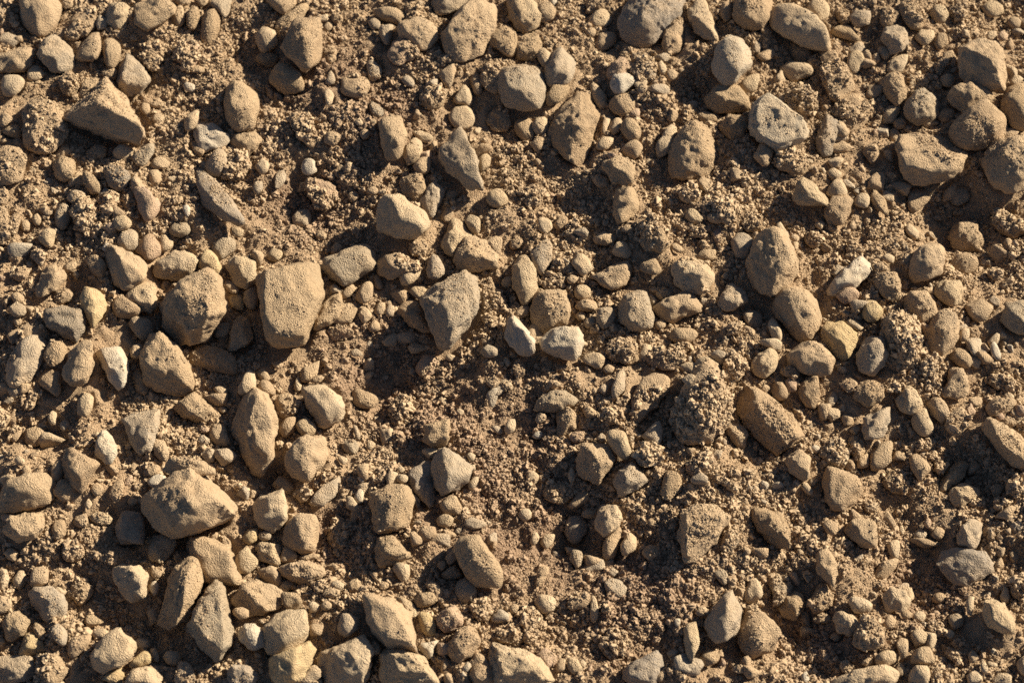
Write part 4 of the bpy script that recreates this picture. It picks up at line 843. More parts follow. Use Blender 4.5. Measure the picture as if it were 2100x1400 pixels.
R p .8 140,340 180,290 240,330 230,400 170,410|small pinkish pebble left of the dark tapering stone
A b .8 250,420 270,290 400,270 420,340 390,540 330,510|dark tapering stone below the broad tan cobble
C t .7 710,480 770,330 880,310 950,380 930,480 830,530|round sandy clod below the smooth grey-tan cobble
C t .8 590,350 660,300 735,360 660,420|
C t .7 970,390 1030,340 1110,370 1060,420|
A t .7 1020,970 1060,900 1140,930 1120,980|
C t .8 1340,950 1380,920 1440,1020 1410,1060|
C t .6 940,1150 1000,1060 1100,1100 1170,1180 1090,1240 980,1220|half-buried sandy clod below the smooth two-faced stone
R w .8 350,880 390,850 430,880 400,920|
R c .7 270,1190 310,1160 370,1230 350,1260|
R t .8 330,1160 370,1120 420,1130 370,1190|
C t .8 1950,1190 2000,1110 2100,1100 2130,1200 2100,1270 1990,1270|crumbly tan clod at the right edge below the large shaded slab
A t .7 1820,1190 1880,1170 1940,1170 1910,1250 1850,1270|
C t .8 1860,1320 1920,1290 1990,1300 1960,1380 1890,1380|
C t .8 1680,1330 1730,1290 1780,1320 1770,1390 1690,1390|
C t .6 1810,330 1870,280 2000,300 2080,370 2000,420 1880,380|low sandy clod above the tan oblong pebble near the right edge
R c .8 1930,450 1970,420 2015,450 2010,480 1950,480|
A w .5 1820,40 1860,0 1910,100 1900,150 1850,110|
C c .8 790,1350 830,1310 910,1320 880,1390 820,1400|
R b .7 1910,650 1970,610 2040,660 2010,700 1940,690|
C t .7 100,240 170,200 260,250 220,300 150,280|
@0,1050
A t .95 20,190 60,70 200,10 340,0 370,80 360,160 280,210 110,245 40,220|rounded tan boulder at the frame edge, the lower of two
A+ d .9 945,110 980,30 1040,-10 1150,20 1190,170 1170,280 1060,260 990,240 960,160 / 1000,50,.8 1130,60,.9 1140,230,.9 1020,200,.8|dark bluish grey stone wedged against the peaked boulder
A g .8 1215,260 1260,190 1360,180 1450,230 1420,330 1290,415 1230,350|grey-tan stone under the lower tip of the peaked boulder
A t .7 1530,260 1620,190 1750,200 1880,290 1900,400 1980,560 1950,610 1850,620 1700,570 1640,440 1560,340 / 1600,230,.8 1750,230,.9 1870,350,.9 1930,570,.9 1720,530,.8 1750,400,1|flat speckled tan slab slanting below the peaked boulder
A c 1 940,580 930,450 980,410 1160,405 1220,520 1210,630 1180,740 1080,740 990,670 / 980,440,.9 1140,430,.95 1190,540,.9 1090,580,1.1 1150,690,.7|blunt cream-tan stone with a shaded grey front below the dark bluish stone
A+ t 1.1 1310,740 1340,600 1440,440 1540,370 1650,450 1670,590 1620,740 1550,840 1420,930 1330,960 1290,900 / 1560,400,1 1510,620,1.15 1490,780,1 1630,560,.8 1400,620,.7|tall two-faced stone, one face dark and the other sunlit
A g .8 1540,950 1610,840 1710,640 1790,560 1850,600 1890,720 1920,960 1890,1120 1800,1215 1700,1180 1650,1100 / 1770,640,.8 1850,740,1 1870,1060,1 1790,1150,.9 1630,960,.9 1720,760,.95|long grey-tan slab stone standing beside the two-faced stone
A c .9 1930,420 1970,330 2040,280 2080,330 2110,450 2050,500 1960,500|pale yellowish faceted stone right of the flat speckled slab
R y .8 1990,210 2030,140 2110,130 2110,230 2040,260|
A t .65 1900,720 1940,620 2020,550 2180,560 2280,620 2310,750 2280,800 2100,850 1960,830|broad flat tan stone right of the long grey-tan slab stone
R t .8 1910,820 1960,780 2030,800 2040,860 1970,880|
R+ w .9 1950,980 1990,930 2060,920 2170,970 2180,1100 2080,1130 1980,1070|smooth whitish cobble with a shaded side below the broad flat tan stone
A g 1 235,670 270,610 380,600 460,640 530,740 540,860 460,910 350,860 270,770 / 280,640,.8 400,640,.95 500,760,.95 380,760,1.1|smooth grey-tan slanted stone near the frame edge
R g .8 420,970 470,910 540,970 545,1060 510,1095 440,1040|oval grey-tan pebble below the smooth slanted stone
A t .9 25,900 60,830 150,810 250,870 220,970 150,1050 40,1050|tan stone with a dark spot near the frame edge
R t .8 270,940 310,905 380,980 370,1050 310,1040 290,990|small oval tan pebble behind the cream triangular stone
A y .9 150,1180 180,1030 240,980 300,1010 380,1140 300,1170 / 240,1000,.8 230,1090,1.1 330,1130,.7|cream triangular stone on the edge of the flat grey slab
A g .5 -20,1170 60,1150 270,1180 300,1270 250,1360 180,1420 -20,1420|flat grey slab crossed by a sharp shadow in the bottom corner
C t .9 290,1330 330,1210 440,1180 540,1220 550,1310 470,1400 420,1440 310,1440|round rough tan clod at the bottom edge beside the flat grey slab
A c .95 740,1170 780,1110 880,1020 960,960 1040,1010 1110,1140 1050,1190 1030,1260 880,1310 790,1280 / 790,1150,.8 960,990,.9 1070,1130,.9 920,1130,1.1 880,1270,.8|smooth cream five-cornered rock near the bottom edge
R c .9 755,990 810,955 880,970 900,1010 820,1050 780,1040|small cream pebble at the upper corner of the five-cornered rock
A y .9 860,1320 920,1290 1020,1270 1030,1340 980,1420 870,1420|yellowish stone at the bottom edge under the five-cornered rock
R c .9 1085,1070 1130,1030 1230,1040 1230,1090 1170,1135 1100,1110|rounded cream pebble right of the five-cornered rock
R y .9 1060,1260 1110,1180 1180,1140 1245,1180 1220,1230 1100,1280|yellowish oval pebble lying aslant beside the five-cornered rock
A c .9 1030,1400 1080,1310 1200,1260 1290,1290 1330,1360 1320,1440 1040,1450|rounded cream stone at the bottom edge below the yellowish oval pebble
R c .7 1235,1130 1270,1110 1310,1200 1280,1230 1250,1190|
R c .9 1345,1200 1370,1150 1450,1140 1490,1200 1440,1260 1370,1240|round cream pebble by itself left of the long grey-tan slab stone
C g .9 1430,1370 1470,1250 1540,1230 1600,1310 1600,1420 1450,1430|rough grey-tan clod at the bottom edge below a round cream pebble
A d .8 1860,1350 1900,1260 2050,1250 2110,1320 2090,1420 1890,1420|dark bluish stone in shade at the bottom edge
A b .7 560,1120 600,1020 740,1000 740,1080 620,1190|brown stone in shade left of the five-cornered rock
A t .8 695,900 740,840 845,890 780,940 710,940|small tan stone with a lit tip above the five-cornered rock
A t .8 245,560 270,470 400,450 390,580 330,610 250,610|squarish tan stone above the smooth slanted stone
R c .9 105,550 140,480 220,490 215,580 160,630 110,600|small cream cup-shaped pebble left of the squarish tan stone
A c .8 -20,480 60,460 75,540 40,620 -20,640|pale pointed stone cut by the frame edge beside the cup-shaped pebble
R t .8 -20,700 60,690 95,760 40,820 -20,830|
A c .8 25,330 80,290 155,330 120,400 60,370|small cream chip below the lower boulder at the frame edge
C t .8 500,350 530,250 640,240 700,320 620,400 530,400|crumbly tan clod on the dirt below the brown wedge stone
C b .6 570,650 600,540 760,570 760,680 660,760|shaded soil clod left of the blunt cream-tan stone
R b .8 420,160 440,70 520,60 540,160 470,220|shaded tan pebble right of the lower boulder at the frame edge
C t .8 600,90 640,10 710,20 720,100 650,120|
C c .7 730,40 790,0 920,30 890,100 800,90|small pale crumbly lump left of the dark bluish grey stone
C t .9 870,390 910,330 965,370 940,430 890,420|
A w .8 1225,610 1260,560 1310,600 1290,680 1250,690|
R t .8 1240,500 1280,465 1335,490 1310,540 1260,540|
C t .7 1800,210 1850,190 1900,250 1890,330 1830,270|
A c .6 450,620 490,610 545,660 500,680|
@525,1050
R t 1.05 220,180 250,90 370,20 480,60 510,180 460,300 370,335 270,270|round tan cobble with a curved shadow on its side
A c 1 0,290 60,240 190,240 205,330 190,440 110,430 30,370|rounded cream cobble below the pale angular stone
A t .8 200,370 240,280 290,300 335,370 290,400 210,410|small tan triangular stone between the cream cobble and the round tan cobble
R t .9 190,460 240,410 340,400 530,430 570,490 550,550 420,595 310,550 220,510|long tan loaf-shaped stone under the round tan cobble
R t .9 5,510 60,450 150,450 210,530 180,600 70,570|half-shaded tan stone at the end of the loaf-shaped stone
R c .8 185,620 220,560 310,550 315,600 260,650 210,670|small pale oval pebble just below the loaf-shaped stone
A t .9 205,730 250,660 350,660 380,740 340,800 260,800|squat tan stone below the small pale oval pebble
A g .6 20,190 70,150 130,190 120,230 40,230|
A c 1.1 40,1010 90,920 250,850 360,810 420,870 430,1000 360,1130 260,1200 150,1200 70,1120 / 110,930,.85 360,830,.9 410,980,.85 250,1000,1.15 240,1170,.8|big cream boulder near the bottom edge sitting on a yellowish stone
A y .8 110,1230 190,1210 350,1130 440,1080 490,1120 450,1250 320,1390 210,1430 110,1400|yellowish cream stone under the big cream boulder
A c .95 510,1260 620,1170 780,1050 890,1025 960,1090 970,1200 900,1330 860,1420 640,1440 570,1380 / 620,1180,.8 880,1040,.9 950,1140,.9 750,1230,1 850,1330,.8|broad pale rock with a flat slanting face at the bottom edge
A t .85 880,720 920,680 1000,760 1180,770 1270,900 1320,1080 1320,1150 1200,1110 1060,1090 960,1000 930,880 / 920,710,.9 1170,800,1 1250,940,.9 1290,1110,.8 1050,1020,.8 1060,880,1|long tan rock with a horn-like upper corner
A c .95 1020,1180 1060,1110 1230,1120 1330,1150 1450,1300 1500,1420 1260,1450 1050,1420 / 1080,1140,.9 1280,1160,1 1420,1310,.9 1150,1300,1|large pale rock with a crumbly shaded top at the bottom edge
R c .8 940,1070 990,1050 1030,1110 990,1170 950,1140|
A t .95 975,310 1000,210 1100,195 1190,280 1270,370 1130,420 1020,450 985,400 / 1020,240,.9 1100,220,.9 1200,340,.9 1080,340,1.1|tan stone with a blunt nose under the rough-topped boulder
A c .9 1120,470 1170,420 1260,450 1260,520 1220,570 1160,520|small cream stone among crumbs below the blunt-nosed stone
A t .8 1300,710 1340,660 1450,660 1490,730 1450,780 1350,780|flat tan stone with ragged edge above the pinkish domed pebble
A c .8 1150,720 1200,700 1320,780 1330,840 1280,870 1210,800|pale elongated stone behind the horned rock
A y .8 1330,870 1360,820 1440,880 1475,960 1460,1010 1370,990|yellowish chip between the horned rock and the pinkish domed pebble
R p .95 1480,880 1530,790 1630,760 1690,830 1700,910 1600,980 1510,960|pinkish domed pebble above the rough round brown stone
R b .95 1550,1090 1600,1000 1730,940 1830,1000 1840,1090 1730,1190 1620,1230 1570,1160|rough round brown stone below the pinkish domed pebble
A+ w .9 1330,1090 1380,1050 1500,1050 1490,1120 1430,1190 1350,1130|glittering white crystalline stone beside the large pale rock
R+ t 1.05 1620,340 1650,250 1760,195 1850,230 1950,370 2000,500 2020,570 1920,620 1780,580 1670,470|large smooth oval tan cobble lying aslant with a shadow along its lower side
R g .9 1620,630 1650,560 1720,540 1790,610 1810,680 1760,750 1690,730 1640,690|smooth mauve-grey pebble under the large smooth oval cobble
R t .8 1520,520 1560,460 1640,440 1690,520 1620,550 1550,550|shaded pebble left of the large smooth oval cobble
R b .7 1485,430 1520,400 1560,420 1530,480|
R b .7 1390,590 1460,570 1530,640 1500,720 1460,660|
C t .8 1770,810 1800,710 1900,690 1930,790 1880,890 1820,890|crumbly clod right of the pinkish domed pebble
C t .8 1970,1010 2010,950 2100,960 2110,1080 2010,1070|rough tan clod above the wide pale rock at the bottom edge
A c .9 1905,1210 1940,1090 2100,1100 2250,1170 2400,1270 2440,1400 2350,1460 2000,1440 1960,1340 / 1950,1120,.9 2100,1130,.95 2260,1210,.9 2380,1320,.8 2080,1300,1|wide pale rock with orange specks at the bottom edge
R b .8 1750,1330 1820,1230 1910,1270 1970,1360 1930,1420 1780,1420|shaded stone at the bottom edge left of the wide pale rock
R t .8 750,600 810,550 870,600 850,650 770,640|small round tan pebble above the horn of the horned rock
R c .8 610,600 660,555 720,600 690,640 630,630|
C t .8 480,600 540,560 595,610 540,665 500,640|
A t .7 550,660 600,620 690,650 640,700 570,690|
R g .95 670,930 700,850 770,830 850,890 840,950 760,1020 690,980|grey-tan round pebble between the big cream boulder and the horned rock
R c .7 430,760 460,730 520,780 500,820 440,820|
R t .8 535,760 570,720 620,760 600,800 540,800|
R t .8 430,940 480,910 550,930 520,990 440,1010|small tan pebble at the side of the big cream boulder
A t .6 470,1260 490,1160 540,1140 530,1210 490,1270|
A t .6 340,380 380,340 520,350 520,390 400,400|
A c .8 1480,60 1540,20 1620,60 1580,120 1500,110|small cream faceted stone on crumbly dirt below the round tan pebble
R b .8 1320,180 1370,110 1470,110 1480,190 1390,230|shaded brown pebble right of the blunt-nosed stone
C t .5 590,130 640,20 760,40 770,250 690,350 610,270|smooth bank of packed soil in shade beside the round tan cobble
R t .7 1010,610 1050,570 1090,600 1050,640|
@1050,1050
R+ c 1 680,50 700,-30 780,-60 870,-20 905,70 870,130 820,160 730,195 700,130|pale upper stone of a hook-shaped pair
R t .95 745,360 770,240 820,150 900,110 918,190 880,290 830,380 765,390|tan curved lower stone of a hook-shaped pair
R c .9 890,310 920,200 960,160 1020,210 1000,290 940,355|cream pebble tucked beside the hook-shaped pair
A* t .9 1365,200 1380,90 1420,-20 1500,-60 1640,-50 1780,20 1780,70 1700,180 1560,330 1520,400 1400,410 1370,330 / 1440,0,.85 1620,-30,.9 1750,40,.85 1480,160,1.1 1620,170,.9 1450,360,.8|large tan boulder with a rounded end and crumbs on its lit side
R d .8 430,130 470,30 580,30 620,150 540,260 470,220|dark stone in shade left of the hook-shaped pair
R g .8 470,380 490,310 580,320 560,430 510,455|small dark grey pebble in shade below the hook-shaped pair
A b .7 190,560 230,440 300,440 280,540 220,610|brown sliver of stone in a shaded hollow right of the large oval cobble
R c .8 230,240 270,180 350,180 330,250 280,300|small cream pebble, one of two close together by the large oval cobble
R c .7 150,240 190,150 225,200 200,270 160,270|
R c .9 190,740 230,680 320,690 360,750 340,800 280,825 210,790|round cream pebble alone on dark crumbly dirt
C t .8 460,760 490,660 600,650 640,690 610,770 510,800|rough tan stone beside a thin upright cream sliver
A c .7 640,790 660,690 710,740 710,880 670,900|thin upright cream sliver on crumbly dirt
A g .4 760,590 800,540 890,560 940,620 850,700 800,650|flat grey chip sunk in crumbly dirt below the hook-shaped pair
A g .4 780,500 820,450 870,490 830,530|
A g .8 1650,510 1720,470 1775,540 1740,600 1690,560|small grey stone casting a dark pit of shadow on the crumbly slope
A+ g 1.05 1580,960 1600,860 1690,760 1780,650 1820,700 1880,830 1860,960 1770,1040 1640,1070 1600,1010 / 1780,680,.95 1745,860,1.1 1780,980,.9 1850,840,.8 1640,950,.6|grey two-faced rock with a pale sunlit edge near a pale spike
R c .9 1900,670 1950,570 2000,540 2055,640 2000,720 1930,740|rounded cream pebble above the large crumbly boulder
C+ t .95 1850,1020 1900,870 1940,780 2030,800 2080,900 2200,1000 2180,1090 2060,1170 1960,1190 1880,1110|large crumbly tan boulder beside the grey two-faced rock
A+ c .8 1410,1080 1430,920 1510,900 1530,990 1500,1140 1465,1230 1430,1160|pale spike-shaped stone pointing down
A d .8 910,1350 950,1250 1060,1170 1180,1150 1240,1250 1180,1350 1150,1420 920,1430|blue-grey dusty boulder at the bottom edge
C p .7 740,1100 750,990 900,970 950,1080 900,1170 830,1210 770,1170|pinkish crumbly clod above the blue-grey dusty boulder
A p .9 190,1200 280,1120 370,1200 340,1270 280,1290|pinkish pyramid-shaped stone right of the wide pale rock
R c .9 450,1260 470,1190 540,1210 580,1290 500,1320|small cream pebble right of the pinkish pyramid-shaped stone
A t .8 360,1290 390,1200 440,1210 430,1300 370,1310|
R c .8 545,1240 575,1205 610,1240 580,1280|
C t .8 -50,960 20,900 80,960 90,1060 0,1090|crumbly tan clod above the wide pale rock with orange specks
C b .6 60,850 150,780 240,880 230,980 140,1080 90,1020|brown soil clod below the round cream pebble
R t .8 -20,780 20,750 60,780 30,830 -10,820|
C+ t .8 1540,1220 1600,1120 1700,1170 1700,1230 1590,1260|sandy crumb clump below the grey two-faced rock
C c .7 1800,1280 1890,1250 1930,1290 1880,1320|
A w .7 1330,880 1380,870 1380,910 1350,940|
C c .8 1500,820 1550,770 1605,790 1590,850 1530,850|
C g .7 1720,250 1790,140 1860,180 1830,300 1770,330|grey crumbly stone right of the large boulder with a rounded end
R t .8 1110,80 1140,50 1175,80 1140,120|
A b .9 1960,60 1980,-20 2100,-30 2200,0 2280,150 2285,310 2200,310 2080,220 2000,160 / 2000,20,.8 2170,20,.95 2260,160,.9 2260,290,.8 2100,120,1|dark brown tilted slab with a thin lit edge
C t .8 740,830 760,770 810,780 790,830|
R t .8 570,20 620,-20 690,0 680,50 600,50|
C b .7 1070,330 1110,270 1200,270 1210,360 1130,390|
R c .8 50,20 90,-30 160,-10 150,50 110,70|
@1575,1050
A g 1.05 1555,230 1590,130 1650,65 1760,100 1750,200 1700,300 1620,310 1560,290 / 1610,130,.9 1660,80,.9 1740,110,.95 1650,220,1.1 1680,290,.7|upright grey-tan stone above the dark blue-grey buried boulder
A t .95 630,130 720,40 840,40 890,130 890,270 810,295 700,240 / 740,60,.8 850,70,.9 870,250,.9 790,160,1.1|brown-tan rock with a lit right edge on the shaded slope
R t .9 390,380 400,310 480,310 570,450 560,600 500,580 420,480|long tan stone leaning down the slope
C b .8 340,720 380,600 440,580 540,690 530,770 440,820 360,820|brown clod below the long leaning tan stone
A c .8 980,270 1010,230 1060,230 1085,310 1060,375 1010,360|small cream upright block over a dark shadow
A t .7 860,480 980,440 1070,390 1050,460 960,560 890,560|tan ledge-like stone lit from the side below the small cream upright block
A* d .6 1390,420 1440,330 1560,300 1780,320 1850,400 1840,500 1680,590 1580,600 1470,510|dark blue-grey boulder half buried and strewn with crumbs
A+ c 1 945,680 990,630 1050,620 1090,660 1160,690 1170,760 1110,820 960,825 945,770|bright cream stone with a knobbed outline on dark shaded dirt
R t .8 1090,840 1130,800 1180,830 1160,870 1110,870|small tan pebble under the bright cream knobbed stone
A c .9 665,720 710,690 850,740 850,820 730,830|wide cream-tan stone left of the bright cream knobbed stone
R c 1 535,890 560,810 660,830 770,910 760,980 690,1010 580,980|smooth oval cream stone overlapping the rounded crumbly boulder
C t .95 700,1080 740,950 770,860 860,850 960,990 960,1070 900,1130 810,1140 730,1110|rounded crumbly boulder behind the smooth oval cream stone
R c .95 880,1210 920,1150 1000,1130 1050,1180 1040,1240 960,1270 890,1260|rounded cream stone above the long pale rock at the bottom edge
A c .8 520,1390 640,1330 850,1310 990,1270 1070,1340 1060,1420 800,1460 540,1450|long pale grey-cream rock at the bottom edge
A c 1 1750,760 1790,710 1900,740 2010,850 2020,940 2000,1010 1880,980 1770,930 / 1790,735,.9 1890,760,1 1990,860,.9 1990,980,.7 1860,870,1.1|large cream-tan angular stone near the bottom right corner
A c .8 1900,690 1920,610 1970,620 1970,740 1920,750|small cream block above the large cream-tan angular stone
C t .9 1990,660 2000,560 2090,520 2150,600 2150,720 2040,720|crumbly clod at the right edge above the large cream-tan angular stone
R c .9 1185,860 1220,810 1290,830 1270,900 1210,900|
C g .9 1480,870 1540,825 1605,870 1580,940 1520,960|rough grey-tan nodule beside a crumbly grey clod
C g .8 1310,970 1350,890 1440,930 1440,1010 1370,1020|crumbly grey clod beside a rough grey-tan nodule
R c .8 1450,1000 1490,960 1530,1000 1490,1040|
A c .9 1170,1000 1230,950 1310,1020 1270,1070 1210,1100|small cream stone, the top one of a vertical stack of three
A t .95 1170,1170 1200,1110 1290,1100 1360,1170 1370,1250 1280,1250 1190,1230|faceted tan stone, the middle one of a vertical stack of three
R c .95 1150,1330 1190,1260 1290,1260 1335,1350 1290,1420 1160,1410|rounded cream stone at the bottom edge, lowest of a vertical stack of three
C t .8 1330,1300 1380,1250 1430,1350 1400,1420 1340,1400|tan crumbly clod beside the lowest stone of the vertical stack
R t .9 940,910 990,860 1050,890 1020,950 960,960|
A c .9 1630,1340 1680,1300 1740,1320 1760,1400 1640,1410|small cream stone at the bottom edge near the right corner
A c .7 1840,1380 1890,1320 2000,1350 1990,1420 1850,1420|flat cream-tan stone at the bottom edge nearest the corner
A t .8 1640,1160 1680,1130 1720,1190 1690,1235 1650,1210|
A c .8 1740,1250 1770,1210 1805,1280 1790,1320 1750,1300|
A c .4 1790,1220 1880,1240 1860,1270 1810,1260|
C t .8 1480,1190 1530,1150 1590,1190 1540,1240|
A w .8 270,1340 320,1310 340,1370 300,1410|
R c .8 360,1300 385,1265 410,1310 380,1335|
C c .9 590,1260 640,1210 700,1260 680,1310 610,1310|small pale crumbly lump above the end of the long pale rock
R t .8 770,1240 830,1195 860,1230 820,1270|
A t .8 1040,1290 1090,1240 1130,1290 1100,1350 1050,1340|
A t .7 1050,1060 1080,1030 1150,1040 1140,1180 1070,1200|tan slab half in shade right of the rounded crumbly boulder
R p .8 1280,90 1310,45 1340,90 1310,140|
R g .8 1190,190 1230,140 1310,170 1290,230 1230,235|
A b .6 1140,220 1230,220 1420,250 1400,290 1270,290|
R c .8 1070,140 1100,110 1120,160 1090,190|
C t .8 1340,190 1390,120 1450,170 1410,230|
C g .8 10,620 40,500 140,500 200,580 180,680 90,770 50,740|crumbly grey-tan clod touching a round tan stone on the slope
R t .95 90,800 150,690 230,650 300,700 290,800 230,880 160,850|round tan stone below a crumbly grey-tan clod
C t .8 390,880 430,820 520,830 510,890 420,910|
R b .7 510,1020 560,980 610,1020 560,1060|
R b .7 1350,710 1390,660 1460,680 1460,740 1390,750|
A b .7 450,90 500,60 570,100 560,190 490,160|
C c .7 280,490 330,480 360,540 330,580|
R c .8 2040,1220 2080,1180 2130,1180 2130,1330 2080,1300|
A c .7 1620,740 1650,690 1690,700 1670,830 1640,850|
"""

gz = ground_z(gx.ravel(), gy.ravel()).reshape(gx.shape)

# ------------------------------------------------------------------ the stones
def hull_planes(pts):
    bm = bmesh.new()
    vs_ = [bm.verts.new(p) for p in pts]
    bmesh.ops.convex_hull(bm, input=vs_)
    bm.normal_update()
    n, d = [], []
    c = np.mean(pts, axis=0)
    for f in bm.faces:
        if f.calc_area() < 1e-9:
            continue
        nn = np.array(f.normal); pp = np.array(f.verts[0].co)
        dd = nn @ (pp - c)
        if dd < 0:
            nn, dd = -nn, -dd
        if any(abs(nn @ q) > .992 and abs(dd - e) < .06 * abs(e) for q, e in zip(n, d)):
            continue
        n.append(nn); d.append(max(dd, 1e-4))
    bm.free()
    return c, np.array(n), np.array(d)

def stone_mesh(outline, zmid, size, kind, hmul, tops, seed, level):
    """closed stone from its outline on the ground: the hull of the outline, a top and a bottom, edges rounded, weathered"""
    r = np.random.default_rng(seed)
    O = np.array(outline)
    c2 = O.mean(axis=0)
    grow = {'A': 1.03, 'R': 1.09, 'C': 1.06}[kind]
    O = c2 + (O - c2) * grow
    top = {'A': .50, 'R': .50, 'C': .45}[kind] * size * hmul
    low = .36 * size
    pts = [(x, y, zmid + r.uniform(-.06, .06) * size) for x, y in O]
    if tops:
        pts += [(x, y, zmid + top * h) for x, y, h in tops]
    else:
        sh = {'A': .58, 'R': .55, 'C': .55}[kind]
        off = r.uniform(-.07, .07, 2) * size
        lean = r.uniform(-.3, .3, 2) if kind == 'A' else r.uniform(-.12, .12, 2)
        k = len(O)
        for j, (x, y) in enumerate(O):
            if kind == 'A' and k > 5 and j % 2 == seed % 2 and r.random() < .8:
                continue
            q = c2 + (np.array((x, y)) - c2) * (sh + r.uniform(-.1, .1)) + off
            dz = (q - c2) @ lean
            pts.append((q[0], q[1], zmid + top * (1 - .12 * r.random()) + dz))
        if kind != 'A':
            pts.append((c2[0] + off[0], c2[1] + off[1], zmid + top * 1.08))
    for x, y in O[::2]:
        q = c2 + (np.array((x, y)) - c2) * .62
        pts.append((q[0], q[1], zmid - low))
    c, n, d = hull_planes(pts)
    A = np.array(pts) - c
    lim = math.cos(R({'A': 24, 'R': 13, 'C': 13}[kind]))     # few broad facets on broken rock, many on worn pebbles
    order = np.argsort(d) if kind == 'A' else np.arange(len(d))
    kept = []
    for j in order:
        for g_ in kept:
            if g_[0] @ n[j] > lim:
                g_[1] += n[j]
                break
        else:
            kept.append([n[j], n[j].copy()])
    n = np.array([g_[1] / np.linalg.norm(g_[1]) for g_ in kept])
    d = (n @ A.T).max(axis=1) * (.95 if kind == 'A' else .98)
    e = r.normal(size=({'A': 5 if tops else 8, 'R': 12, 'C': 10}[kind], 3)); e[:, 2] = np.abs(e[:, 2]) * .8
    e /= np.linalg.norm(e, axis=1)[:, None]
    lo_, hi_ = {'A': (.80, .95), 'R': (.80, .93), 'C': (.78, .93)}[kind]
    if tops:
        lo_, hi_ = .92, .99
    n = np.concatenate([n, e]); d = np.concatenate([d, (e @ A.T).max(axis=1) * r.uniform(lo_, hi_, len(e))])
    U, F = ICO[level]
    p = {'A': 60.0, 'R': 20.0, 'C': 12.0}[kind]
    q = np.maximum(U @ n.T, 0) / d
    m = q.max(axis=1)
    rad = 1 / (m * (((q / m[:, None]) ** p).sum(axis=1)) ** (1 / p))
    P = c + U * rad[:, None]
    rot = r.uniform(-50, 50, 3)
    amp = {'A': .026, 'R': .036, 'C': .06}[kind]
    disp = amp * size * noise3(P / (size * .55) + rot, seed) + amp * .6 * size * noise3(P / (size * .24) + rot, seed + 1)
    if level >= 3:
        k = {'A': 1.0, 'R': 1.0, 'C': 1.0}[kind]
        disp += k * (.0014 * noise3(P / .0085 + rot, seed + 2))
    if level >= 4:
        disp += k * (.0011 * noise3(P / .0046 + rot, seed + 3) + .0008 * noise3(P / .0026 + rot, seed + 4))
    # chips knocked off the skin: shallow tilted bites
    near = n[np.argmax(q, axis=1)]
    for _ in range({'A': 22, 'R': 15, 'C': 14}[kind] if level >= 3 else 5):      # ... that leave flat scars
        j = r.integers(len(P))
        u = near[j] * .6 + U[j] * .4 + r.normal(size=3) * {'A': .20, 'R': .12, 'C': .2}[kind]
        u /= np.linalg.norm(u)
        P = P - u * np.minimum(np.maximum((P - P[j]) @ u + size * r.uniform(.004, .02), 0), .05 * size)[:, None]
    for _ in range({'A': 18, 'R': 9, 'C': 12}[kind] if level >= 4 else 0):       # ... and small nicks
        j = r.integers(len(P))
        u = near[j] + r.normal(size=3) * .3
        u /= np.linalg.norm(u)
        reach = size * r.uniform(.15, .35)
        dist = np.linalg.norm(P - P[j], axis=1)
        over = np.minimum(np.maximum((P - P[j]) @ u + size * .006, 0), .009 * size)
        P = P - u * (over * np.clip((reach - dist) / (reach * .3), 0, 1))[:, None]
    P = P + U * disp[:, None]
    # the weathering has eaten into it: bring it back to the breadth and length it was given
    for k in (0, 1):
        lo_, hi_ = O[:, k].min(), O[:, k].max()
        c0 = np.array((O[:, k].min(), O[:, k].max())) - c2[k]
        c0 = c2[k] + c0 / grow * 1.05
        a0, a1 = P[:, k].min(), P[:, k].max()
        P[:, k] = c0[0] + (P[:, k] - a0) * (c0[1] - c0[0]) / (a1 - a0)
    return P, F

specs = []
ox = oy = 0
for ln in DATA.strip().splitlines():
    if ln[0] == '@':
        ox, oy = (int(v) for v in ln[1:].split(','))
        continue
    body, label = ln.split('|')
    halves = body.split('/')
    w0 = halves[0].split()
    P = [(ox + float(a) / 4, oy + float(b) / 4) for a, b in (q.split(',') for q in w0[3:])]
    tops = []
    if len(halves) > 1:
        tops = [(ox + float(a) / 4, oy + float(b) / 4, float(h)) for a, b, h in (q.split(',') for q in halves[1].split())]
    area = abs(sum(P[i - 1][0] * P[i][1] - P[i][0] * P[i - 1][1] for i in range(len(P)))) / 2
    specs.append(dict(kind=w0[0][0], lift=.12 if '+' in w0[0] else 0, strewn='*' in w0[0], col=w0[1], h=float(w0[2]), px=P, tops=tops, area=area, label=label.strip()))
specs.sort(key=lambda s: -s['area'])

def inside(p, poly):
    c = False
    for i in range(len(poly)):
        (x1, y1), (x2, y2) = poly[i - 1], poly[i]
        if (y1 > p[1]) != (y2 > p[1]) and p[0] < (x2 - x1) * (p[1] - y1) / (y2 - y1) + x1:
            c = not c
    return c

KIND = {'A': ('rock', 'rock', 'angular rocks lying on the dry dirt'), 'R': ('pebble', 'pebble', 'rounded pebbles and cobbles lying on the dry dirt'),
        'C': ('dirt_clod', 'clod', 'crumbly clods of dry soil')}
all_V, all_F, all_soil, all_clod = [], [], [], []
gravel_V, gravel_F, gravel_M = [], [], []
CODES = list('tcwgdpybv')
nv = gnv = 0
zero = np.zeros(1)

def gz_at(x, y):
    return float(ground_z(np.array([x]), np.array([y]))[0])

